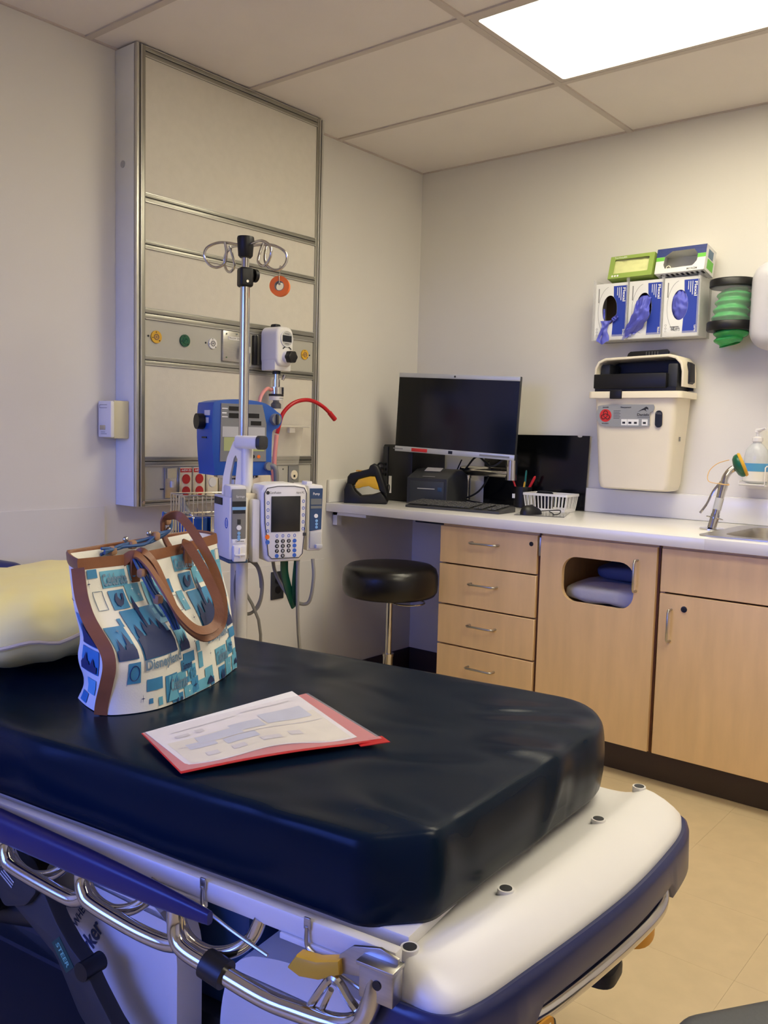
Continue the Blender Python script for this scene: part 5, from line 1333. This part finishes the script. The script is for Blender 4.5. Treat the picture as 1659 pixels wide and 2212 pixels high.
for x in (-1.45, -.50): MB().cyl((x, 0, .16), (x, 0, .40), .06).cyl((x, 0, .38), (x, 0, .545), .045).make('lift_column', M_lgrey, BD)
MB().bb(-.60, -.48, -.14, .14, .16, .47, .01).make('column_shroud', M_bluedk, BD)
for x in (-1.75, -.26):
    for y in (-.26, .26):
        w_ = MB().cyl((x, y-.018, .085), (x, y+.018, .085), .084, n=32).make('caster_wheel', M_black, BD)
        MB().cyl((x, y-.024, .085), (x, y+.024, .085), .04, n=24).bb(x-.02, x+.02, y-.028, y+.028, .085, .18, .008).make('caster_fork', M_lgrey, w_)
    MB().bb(x-.03, x+.03, -.30, .30, .165, .20, .008).make('axle_beam', M_lgrey, BD)
pd_ = fillet([(-.860, .350), (-.835, .375), (-.770, .398), (-.735, .350), (-.700, .318), (-.668, .300), (-.655, .280), (-.640, .262), (-.600, .220), (-.540, .175), (-.480, .150), (-.500, .125), (-.600, .150), (-.680, .205), (-.740, .290), (-.800, .320)], [.01]*16, 3)
PDL = MB().prism([(p.x, p.y) for p in pd_], .028, frame((0, -.315, 0), (1, 0, 0), (0, 0, 1)), .006, 2).make('steer_pedal', M_dgrey, BD)
MB().cyl((-.668, -.348, .288), (-.668, -.305, .288), .016, n=20).make('pedal_pivot', M_black, PDL)
SF = frame((-.718, -.3432, .300), (.66, 0, -.75), (.75, 0, .66))
MB().bb(-.028, .028, -.013, .013, 0, .0006, M=SF).make('green_label', mat('steer_green', (20, 70, 62), .5), PDL)
tx = MB(); put_text(tx, 'STEER', .014, SF @ Matrix.Translation((0, 0, .0006)), .044, .02); tx.make('lettering', mat('steer_text', (120, 190, 170), .5), PDL)
pb = fillet([(-1.02, .43), (-.92, .465), (-.80, .440), (-.77, .400), (-.80, .365), (-.86, .345), (-.90, .385), (-.95, .36), (-1.02, .37)], [.01]*9, 3)
PBK = MB().prism([(p.x, p.y) for p in pb], .02, frame((0, -.335, 0), (1, 0, 0), (0, 0, 1)), .005).make('pedal_housing', M_dgrey, BD)
tx = MB(); PF = frame((-.85, -.3556, .40), (.88, 0, -.47), (.47, 0, .88))
for k in range(3): tx.bb(-.022+.004*k, .018, -.004+.006*k, -.001+.006*k, 0, .0006, M=PF)
for k in range(2): tx.bb(-.075, -.05, -.002+.007*k, .001+.007*k, 0, .0006, M=PF)
tx.make('printed_lines', M_lgrey, PBK)
MB().cyl((-.92, -.36, .345), (-.92, -.20, .345), .035, n=24).cyl((-.98, -.30, .29), (-.80, -.30, .33), .03, n=20).make('pedal_drum', M_black, BD)
# foot-end pedals
MB().prism([(p.x, p.y) for p in fillet([(.0, .238), (.110, .238), (.110, .345), (.0, .345)], [.01, .05, .05, .01])], .022, Matrix.Translation((0, 0, .285)), .008).make('brake_pedal', M_amber, BD)
MB().bb(-.06, .02, .27, .31, .20, .290, .006).make('brake_arm', M_dgrey, BD)
MB().prism([(p.x, p.y) for p in fillet([(-.02, .095), (.092, .095), (.092, .185), (-.02, .185)], [.01, .03, .03, .01])], .022, Matrix.Translation((0, 0, .285)), .008).make('steer_foot_pedal', M_black, BD)
MB().bb(-.06, .0, .12, .16, .20, .290, .006).make('pedal_arm', M_dgrey, BD)
# far side rail (raised end showing behind the pillow)
fr_ = MB().tube([(-2.02, .415, .62), (-2.02, .415, .70), (-1.99, .415, .738), (-1.93, .415, .746), (-1.87, .415, .742), (-1.835, .415, .715), (-1.825, .415, .66), (-1.825, .415, .56)], .013, 12, k=6)
fr_.make('far_rail', M_chrome, BD)
MB().tube([(-2.03, .415, .752), (-1.93, .415, .752), (-1.875, .415, .750), (-1.845, .415, .735), (-1.830, .415, .712)], .021, 14, k=6).make('far_rail_grip', M_navy, BD)
# far folded rail beside the mattress, low
MB().tube([(-1.5, .415, .50), (-1.48, .42, .46), (-.30, .42, .46), (-.27, .415, .50)], .0115, 12).make('far_folded_rail', M_chrome, BD)

def bedpt(x, y, z):
    return Matrix.Rotation(BA, 3, 'Z') @ Vector((x, y, 0)) + Vector((BO[0], BO[1], z))
# ================================================================ PILLOW
PI_ = thing('pillow', 'pale yellow vinyl pillow lying at the head of the stretcher', 'pillow', tuple(bedpt(-1.27, .03, .686)), BA+.10)
def pfn(u, v):
    a = 2*PI*u; b = PI*v - PI/2
    sg = lambda q, e: math.copysign(abs(q)**e, q)
    cx2, sy2 = sg(math.cos(a), .55), sg(math.sin(a), .55)
    r = math.cos(b)**.55 if math.cos(b) > 0 else 0
    x, y = .30*cx2*r, .36*sy2*r
    h = .080*sg(math.sin(b), .75)
    edge = max(abs(cx2), abs(sy2))*r
    n = mnoise.noise(Vector((x*6, y*6, 2.0)))+.6*mnoise.noise(Vector((x*15, y*15, 5.0)))
    z = .085+h*(1-.35*edge**4)+.007*n*(1 if h > 0 else .3)
    ang = math.atan2(y, x)
    z += .006*math.sin(ang*22)*edge**3
    return (x, y, max(z, .001))
MB().grid(pfn, 96, 30, cu=True).make('pillow_cover', M_pillow, PI_, ang=120)
sm = []
for i in range(80):
    p = Vector(pfn(i/80, .5)); sm.append((p.x*1.01, p.y*1.01, p.z+.001))
MB().tube(sm, .004, 6, closed=True).make('seam_piping', M_hem, PI_)

# ================================================================ PAPERS IN RED SLEEVE
FO = thing('document_sleeve', 'red plastic sleeve holding white printed papers, lying on the mattress', 'folder', tuple(bedpt(0, 0, .6885)), BA)
def quad(A, B, C, D, u, v):
    A, B, C, D = Vector(A), Vector(B), Vector(C), Vector(D)
    return A.lerp(B, u).lerp(D.lerp(C, u), v)
def lift(u, v): return .003+.010*(1-u)*(1-v)*.5+.006*math.sin(PI*u)*v+.004*u*v*4*max(0, u-.8)
def sl_(u, v):
    p = quad((-.589, -.289), (-.514, .061), (-.254, -.082), (-.426, -.366), u, v); return (p.x, p.y, lift(u, v))
MB().slab(sl_, 20, 14, .0008).make('sleeve', mat('red_film', (206, 44, 46), .3), FO)
def pp_(u, v):
    w = .006*math.sin(u*9)*v
    p = quad((-.585, -.284), (-.542, .054), (-.296, -.094), (-.440, -.340), u, v); return (p.x+w, p.y-w, lift(u, v)+.0015)
PPr = MB().slab(pp_, 24, 16, .0006).make('paper', M_paper, FO)
def dec(u0, u1, v0, v1, m, nm):
    def f(u, v):
        p = Vector(pp_(u0+(u1-u0)*u, v0+(v1-v0)*v)); return (p.x, p.y, p.z+.0006)
    return MB().grid(f, 8, 6).make(nm, m, PPr)
dec(.03, .97, .42, .985, M_paperc, 'cream_sheet')
def dec2(u0, u1, v0, v1, m, nm, h=.0012):
    def f(u, v):
        p = Vector(pp_(u0+(u1-u0)*u, v0+(v1-v0)*v)); return (p.x, p.y, p.z+h)
    return MB().grid(f, 8, 6).make(nm, m, PPr)
for (a, b, c, d) in ((.62, .92, .30, .52), (.40, .60, .38, .55), (.18, .44, .44, .60), (.30, .50, .62, .74), (.10, .26, .55, .68)): dec2(a, b, c, d, M_paperp, 'printed_map')
for (a, b, c, d) in ((.05, .95, .60, .61), (.30, .38, .80, .88), (.48, .60, .78, .86), (.15, .22, .80, .88), (.66, .74, .74, .82), (.10, .5, .20, .215), (.55, .9, .16, .175), (.10, .18, .30, .36), (.22, .27, .28, .35)): dec2(a, b, c, d, mat('pale_print', (214, 212, 210), .6), 'printed_lines', .0014)
MB().slab(lambda u, v: (lambda p: (p[0], p[1], p[2]+.0035))(sl_(u, .03+.97*v)), 20, 14, .0003).make('front_film', clear_mat('milky_film', (244, 236, 236), .16, .35), FO)
tag_e = MB().slab(lambda u, v: (lambda p: (p.x, p.y, .004+.004*u))(quad((-.294, -.105), (-.262, -.070), (-.236, -.086), (-.270, -.122), u, v)), 5, 5, .0012).make('sleeve_tab', M_red, FO)

# ================================================================ TOTE BAG
TG = thing('tote_bag', 'blue and white printed canvas tote bag with tan leather straps standing on the mattress', 'tote bag', tuple(bedpt(0, 0, .6865)), BA)
ZT = .270
bandz = [0, .012, .056, .100, .130, .158, .205, .246, .27]; bandx = [-.742, -.742, -.727, -.715, -.733, -.768, -.792, -.798, -.802]
silz = [0, .031, .077, .113, .169, .256, .27]; silx = [-.806, -.775, -.806, -.789, -.811, -.826, -.828]
rz_ = [0, .131, .208, .273]; rx_ = [-.754, -.776, -.806, -.820]
def sm_interp(z, zs, xs):
    return sum(interp(z+d, zs, xs) for d in (-.018, -.009, 0, .009, .018))/5
def corner(k, t):
    z = ZT*t
    if k == 0: return Vector((sm_interp(z, bandz, bandx), -.240, z))
    if k == 1: return Vector((sm_interp(z, rz_, rx_), .140, z+.012*t))
    if k == 2: return Vector((-.895+.01*t, .150, z+.014*t))
    return Vector((sm_interp(z, silz, silx)-.050, -.200, z+.004*t))
def front_pt(a, t):
    p = corner(0, t).lerp(corner(1, t), a)
    bl_ = .062*(1-t)**1.1*math.sin(PI*min(1, a**.62))
    sag = -.010*math.sin(PI*a)*t**3
    p.x += bl_ + .004*mnoise.noise(Vector((a*5, t*4, 1.5)))
    p.y += .0; p.z += sag
    return p
def side_pt(a, t, k0, k1, bul):
    p = corner(k0, t).lerp(corner(k1, t), a); 
    d = corner(k1, t)-corner(k0, t); n2 = Vector((d.y, -d.x, 0)).normalized()
    return p + n2*bul*math.sin(PI*a)
def loop(t):
    L = [front_pt(i/48, t) for i in range(48)]
    L += [side_pt(i/8, t, 1, 2, .006) for i in range(8)]
    L += [side_pt(i/16, t, 2, 3, .01*(1-t)) for i in range(16)]
    L += [side_pt(i/8, t, 3, 0, .004) for i in range(8)]
    return L
TT = [i/60 for i in range(61)]
LL = [loop(t) for t in TT]; n_ = len(LL[0])
vs_ = [tuple(p) for L in LL for p in L]; fs = [tuple(range(n_))[::-1]]
for i in range(len(TT)-1):
    for j in range(n_): fs.append((i*n_+j, i*n_+(j+1) % n_, (i+1)*n_+(j+1) % n_, (i+1)*n_+j))
# inner lining: goes back down from the rim so that the bag is open
inn = []
for t in (.985, .94, .88, .8, .7, .6, .5, .4, .3):
    c = sum(LL[-1], Vector())/n_
    inn.append([Vector((p.x, p.y, p.z)) + (Vector((c.x, c.y, p.z))-p)*(.04 if t > .96 else .14) for p in loop(t)])
o_ = len(vs_); vs_ += [tuple(p) for L in inn for p in L]
for j in range(n_): fs.append(((len(TT)-1)*n_+j, (len(TT)-1)*n_+(j+1) % n_, o_+(j+1) % n_, o_+j))
for i in range(8):
    for j in range(n_): fs.append((o_+i*n_+j, o_+i*n_+(j+1) % n_, o_+(i+1)*n_+(j+1) % n_, o_+(i+1)*n_+j))
fs.append(tuple(o_+8*n_+j for j in range(n_)))
MB().add(vs_, fs).make('bag_body', M_canvas, TG, ang=50, fix=False)
# leather rim
ctr = sum(LL[-1], Vector())/n_
rim_o = []
vs_, fs = [], []
for off, t in ((.0022, .935), (.0030, .95), (.0030, .995), (.001, 1.012), (-.004, 1.006), (-.004, .95)):
    for p in loop(min(t, 1.0)):
        d = Vector((p.x-ctr.x, p.y-ctr.y, 0)).normalized(); vs_.append((p.x+d.x*off, p.y+d.y*off, p.z+(ZT*(t-1) if t > 1 else 0)))
for i in range(6):
    for j in range(n_): fs.append((i*n_+j, i*n_+(j+1) % n_, ((i+1) % 6)*n_+(j+1) % n_, ((i+1) % 6)*n_+j))
MB().add(vs_, fs).make('leather_rim', M_leather, TG, ang=50)
def band(f, m, nm, w, ts, wd):
    pts = [f(t) for t in ts]; return MB().strap([tuple(p) for p in pts], w, .003, wd, 2).make(nm, m, TG)
band(lambda t: corner(0, t)+Vector((.001, -.0015, 0)), M_leather, 'leather_band', .023, [i/20 for i in range(20)], (.80, .60, 0))
# printed pattern, mapped on to the front (a along the width, b up)
def FN(a, b, off=.0012):
    p = front_pt(a, b); du = front_pt(min(a+.01, 1.0), b)-front_pt(max(a-.01, 0), b); dv = front_pt(a, min(b+.02, 1))-front_pt(a, max(b-.02, 0))
    n2 = du.cross(dv).normalized()
    if n2.x < 0: n2 = -n2
    return p+n2*off
def GN(a, b, off=.0012):      # left gusset: a from the band toward the back
    p = side_pt(1-a, b, 3, 0, .004); d = corner(0, b)-corner(3, b); n2 = Vector((d.y, -d.x, 0)).normalized()
    return p+n2*off
pr = {k: MB() for k in ('sky', 'mid', 'navy', 'grey', 'white')}
def sq(a0, b0, a1, b1, k='sky', S=FN, off=.0016, skew=0.0):
    if S is FN and (a0 > .975 or b1 < .02): return
    a1 = min(a1, .998)
    pr[k].grid(lambda u, v: tuple(S(a0+(a1-a0)*u, max(0.005, min(.93, b0+(b1-b0)*v+skew*u)), off)), max(3, int(abs(a1-a0)*40)), max(3, int(abs(b1-b0)*24)))
def shape(poly, a0, b0, w, h, k, S=FN, off=.0040):
    if a0+w > 1.01 or b0+h < .03: return
    b_ = bmesh.new(); f = b_.faces.new([b_.verts.new((x, y, 0)) for x, y in poly]); bmesh.ops.triangulate(b_, faces=[f])
    bmesh.ops.subdivide_edges(b_, edges=b_.edges[:], cuts=1)
    for v in b_.verts: v.co = S(max(0, min(1, a0+w*v.co.x)), max(.004, min(.94, b0+h*v.co.y)), off)
    pr[k].bm(b_)
def word(s, a0, b0, w, h, k, S=FN, off=.0044, bold=.02):
    if a0+w > 1.01 or b0 < 0: return
    vs2, fs2 = glyphs(s, 1.0, bold)
    xs = [v.x for v in vs2]; ys = [v.y for v in vs2]; W2_, H2_ = max(xs)-min(xs), max(ys)-min(ys)
    pr[k].add([tuple(S(max(0, min(1, a0+w*(v.x-min(xs))/W2_)), max(.004, min(.94, b0+h*(v.y-min(ys))/H2_)), off)) for v in vs2], fs2)
def outline(a0, b0, a1, b1, S=FN):
    if a1 > 1 or b0 < 0: return
    pts = []
    for (p, q) in (((a0, b0), (a1, b0)), ((a1, b0), (a1, b1)), ((a1, b1), (a0, b1)), ((a0, b1), (a0, b0))):
        pts += [tuple(S(p[0]+(q[0]-p[0])*t/3, p[1]+(q[1]-p[1])*t/3, .0014)) for t in range(3)]
    pr['grey'].tube(pts, .0006, 4, closed=True)
castle = [(0, 0), (0, .38), (.05, .38), (.05, .45), (.12, .62), (.19, .45), (.19, .40), (.27, .40), (.27, .52), (.33, .66), (.38, .52), (.40, .52), (.40, .85), (.37, .85), (.44, 1.15), (.51, .85), (.48, .85), (.48, .55), (.56, .55), (.62, .68), (.66, .52), (.72, .42), (.72, .46), (.80, .64), (.88, .46), (.88, .38), (1, .38), (1, 0)]
turret = [(0, 0), (0, .35), (.12, .35), (.25, .75), (.38, .35), (.45, .35), (.50, .5), (.58, .5), (.70, .95), (.82, .5), (.9, .5), (1, .3), (1, 0)]
star = [(.5, 1), (.56, .56), (1, .5), (.56, .44), (.5, 0), (.44, .44), (0, .5), (.44, .56)]
peak = [(0, 0), (.18, .35), (.30, .5), (.42, .95), (.55, .8), (.7, .55), (1, 0)]
dome = [(0, 0), (.12, .22), (.3, .45), (.48, .58), (.5, .85), (.52, .58), (.7, .45), (.88, .22), (1, 0)]
lizard = [(.15, .15), (.1, .5), (.3, .85), (.45, .9), (.4, .65), (.55, .4), (.7, .5), (.75, .85), (.95, .8), (.85, .4), (.65, .15), (.4, .05)]
gem = [(0, .7), (.25, 1), (.75, 1), (1, .7), (.5, 0)]
def motif(a, b, s=1.0, S=FN):
    A = lambda x: a+x*s
    if A(.0) > 1: return
    sq(A(.01), b+.575, min(1, A(.10)), b+.69, 'sky', S)                              # wordmark strip
    word('Celebrate', A(.012), b+.585, .086*s, .085, 'grey', S); 
    sq(A(.112), b+.60, A(.158), b+.71, 'sky', S); word('60', A(.118), b+.62, .034*s, .07, 'mid', S)
    sq(A(.02), b+.43, A(.075), b+.555, 'mid', S); shape(lizard, A(.028), b+.44, .040*s, .105, 'navy', S)
    sq(A(.083), b+.455, A(.137), b+.58, 'sky', S); shape(star, A(.10), b+.52, .012*s, .045, 'white', S); shape(star, A(.117), b+.475, .012*s, .045, 'white', S)
    sq(A(.030), b+.12, A(.165), b+.42, 'mid', S); shape(castle, A(.033), b+.125, .130*s, .33, 'navy', S)
    sq(A(.150), b+.30, A(.235), b+.58, 'sky', S); word('D', A(.170), b+.33, .045*s, .21, 'mid', S, bold=0); shape(gem, A(.178), b+.43, .026*s, .06, 'white', S, .0055)
    sq(A(.178), b+.10, A(.225), b+.275, 'sky', S); shape(turret, A(.180), b+.105, .044*s, .13, 'navy', S)
    word('Disneyland', A(.030), b+.035, .145*s, .085, 'pri' if False else 'grey', S, bold=.03)
    sq(A(.19), b+.01, A(.245), b+.08, 'mid', S)
    outline(A(.245), b+.34, A(.272), b+.44, S); sq(A(.245), b+.46, A(.27), b+.56, 'mid', S); sq(A(.235), b+.22, A(.252), b+.28, 'sky', S)
    sq(A(.278), b+.33, A(.305), b+.46, 'sky', S); shape(star, A(.284), b+.37, .014*s, .05, 'white', S)
    shape(star, A(.255), b+.15, .014*s, .05, 'navy', S); shape(star, A(.288), b+.25, .012*s, .045, 'navy', S)
    sq(A(.262), b+.06, A(.28), b+.13, 'sky', S)
for (a, b) in ((.10, .22), (.60, .24)): motif(a, b, 1.7)
motif(.28, -.50, 1.5); motif(.72, -.46, 1.4)
# extra scattered pieces around the motifs
sq(.04, .87, .10, .93, 'mid'); outline(.055, .66, .105, .78); sq(.115, .55, .135, .60, 'mid'); shape(star, .03, .80, .02, .07, 'navy'); shape(star, .07, .50, .02, .06, 'grey')
sq(.03, .36, .125, .56, 'mid'); shape(turret, .032, .365, .09, .17, 'navy')
sq(.07, .20, .13, .34, 'mid'); pr['navy'].tube([tuple(FN(.10+.022*math.cos(x), .27+.05*math.sin(x), .002)) for x in [2*PI*i/18 for i in range(18)]], .0009, 4, closed=True)
sq(.27, .02, .36, .20, 'mid'); shape(peak, .275, .025, .08, .16, 'sky'); sq(.16, .13, .25, .21, 'mid'); sq(.17, .045, .19, .08, 'mid'); sq(.22, .02, .245, .075, 'sky')
shape(star, .13, .06, .02, .06, 'navy'); sq(.42, .10, .45, .14, 'mid'); sq(.40, .18, .49, .26, 'mid'); word('Summer', .405, .195, .075, .05, 'navy')
sq(.47, .01, .53, .12, 'mid'); shape(star, .48, .03, .035, .07, 'navy'); sq(.55, .16, .59, .27, 'sky'); sq(.60, .02, .68, .14, 'sky'); shape(dome, .605, .025, .07, .09, 'navy')
sq(.84, .10, .88, .17, 'sky'); sq(.90, .14, .94, .26, 'mid'); shape(star, .905, .16, .03, .08, 'navy'); sq(.95, .04, .99, .16, 'sky'); shape(dome, .952, .045, .036, .08, 'navy')
sq(.40, .88, .46, .93, 'sky'); sq(.36, .90, .385, .93, 'sky'); sq(.95, .60, .99, .72, 'sky'); sq(.93, .80, .96, .90, 'sky'); outline(.965, .80, .995, .90)
for (a, b) in ((.52, .33), (.57, .36), (.66, .20), (.80, .18), (.93, .40), (.97, .34)): shape(star, a, b, .016, .05, 'navy')
# gusset prints
sq(.20, .42, .75, .62, 'mid', GN); shape(peak, .22, .43, .5, .16, 'navy', GN); sq(.25, .24, .80, .40, 'mid', GN); shape(turret, .28, .25, .5, .13, 'navy', GN)
sq(.15, .80, .45, .92, 'sky', GN); sq(.3, .10, .62, .20, 'sky', GN); shape(star, .4, .68, .3, .06, 'navy', GN); sq(.55, .02, .85, .09, 'mid', GN)
for k, m in (('sky', M_pr1), ('mid', M_pr2), ('navy', M_pr3), ('grey', M_pr4), ('white', M_inkw)):
    o = pr[k].make('print_'+{'sky': 'sky_blue', 'mid': 'mid_blue', 'navy': 'navy', 'grey': 'grey_blue', 'white': 'white'}[k], m, TG, smooth=True, fix=False); o['kind'] = 'stuff'
# straps (over the front), cord lacing and toggles
zz = -.6865
def ST_(pts, nm): 
    return MB().strap([(x, y, z+zz) for x, y, z in pts], .021, .0042, lambda t: Vector((.35, .6, .72)) if t < .5 else Vector((.4, .75, -.5)), 6)
def flat(pts, nm, up0=(0, 1, 0.15)):
    P = catmull([(x, y, z+zz) for x, y, z in pts], 7); m = len(P); vs_, fs = [], []
    for i, p in enumerate(P):
        t = (P[min(i+1, m-1)]-P[max(i-1, 0)]).normalized(); n2 = Vector((1, -.25, .15)); n2 = (n2-t*n2.dot(t)).normalized(); wd = t.cross(n2)
        wd = (wd*.85+n2*.5).normalized(); nn = t.cross(wd)
        for a, b in ((-1, -1), (1, -1), (1, 1), (-1, 1)): vs_.append(p+wd*a*.0092+nn*b*.0020)
    for i in range(m-1):
        for j in range(4): fs.append((i*4+j, i*4+(j+1) % 4, (i+1)*4+(j+1) % 4, (i+1)*4+j))
    fs.append((3, 2, 1, 0)); fs.append(tuple((m-1)*4+j for j in range(4)))
    return MB().add(vs_, fs).make(nm, M_leather, TG, ang=50)
flat([(-.800, -.105, .945), (-.788, -.098, .958), (-.765, -.088, .935), (-.728, -.087, .878), (-.698, -.084, .832), (-.684, -.042, .797), (-.684, .003, .808), (-.69, .020, .848), (-.722, .034, .905), (-.762, .037, .958), (-.795, .028, 1.002), (-.815, .019, 1.019), (-.838, .009, 1.011), (-.850, .015, .994), (-.858, .03, .965), (-.86, .05, .94)], 'handle')
flat([(-.805, -.135, .940), (-.790, -.118, .955), (-.762, -.112, .938), (-.722, -.111, .898), (-.690, -.100, .850), (-.672, -.068, .817), (-.672, -.022, .819), (-.680, -.004, .855), (-.728, .006, .915), (-.785, .018, .962), (-.806, .028, .955)], 'handle')
for (y, t) in ((-.115, .9), (.035, .9)):
    p = front_pt((y+.24)/.38, .88); MB().box((p.x+.004, y, p.z+.0), (.005, .022, .05), .0015).make('strap_anchor', M_leather, TG)
lc = MB()
for k in range(4):
    lc.tube([(-.868+.012*math.sin(k), -.13+.0*k, .262+.004*k), (-.86, -.09, .274+.003*math.sin(k*2)), (-.855+.01*math.cos(k*2), -.04, .276+.006*math.sin(k)), (-.85, 0, .288+.005*math.cos(k)), (-.845, .03, .300), (-.850, .035, .325), (-.853, .018, .335-.004*k)], .0032, 6, k=6)
for k in range(3):
    lc.tube([(-.79, -.12+.004*k, .262), (-.772+.002*k, -.125+.008*k, .245), (-.745, -.12+.006*k, .205), (-.722, -.105+.008*k, .165), (-.712+.002*k, -.09+.004*k, .130)], .003, 6, k=6)
lc.make('cord_lacing', M_lace, TG)
for (x, y, z) in ((-.864, -.105, .268), (-.858, -.060, .276), (-.85, -.005, .289), (-.852, .028, .318), (-.766, -.121, .236), (-.735, -.110, .188)):
    MB().box((x, y, z), (.016, .016, .018), .005, 2).make('toggle', M_leath2, TG)
for (x, y, z) in ((-.86, -.075, .288), (-.848, .03, .300), (-.853, -.02, .296)):
    MB().ball((x, y, z), .006, 12, 8).make('rivet', M_chrome, TG)

# ================================================================ VISITOR CHAIR (corner of its seat shows)
CH = thing('visitor_chair', 'charcoal upholstered seat of a visitor chair near the foot of the stretcher', 'chair', (2.600, -2.375, 0), math.radians(56))
MB().prism(rrect(.46, .46, .055, 7), .06, Matrix.Translation((0, 0, .39)), .022, 4).make('seat', M_chair, CH)
for sx in (-1, 1):
    for sy in (-1, 1): MB().tube([(sx*.17, sy*.17, .40), (sx*.20, sy*.20, .0)], .0125, 12).make('leg', M_steel, CH)
MB().bb(-.20, .20, -.255, -.225, .52, .86, .02, 3, Matrix.Rotation(0, 4, 'Z')).make('backrest', M_chair, CH)
for sx in (-1, 1): MB().tube([(sx*.17, -.19, .42), (sx*.17, -.25, .55), (sx*.17, -.25, .62)], .011, 10).make('back_post', M_steel, CH)
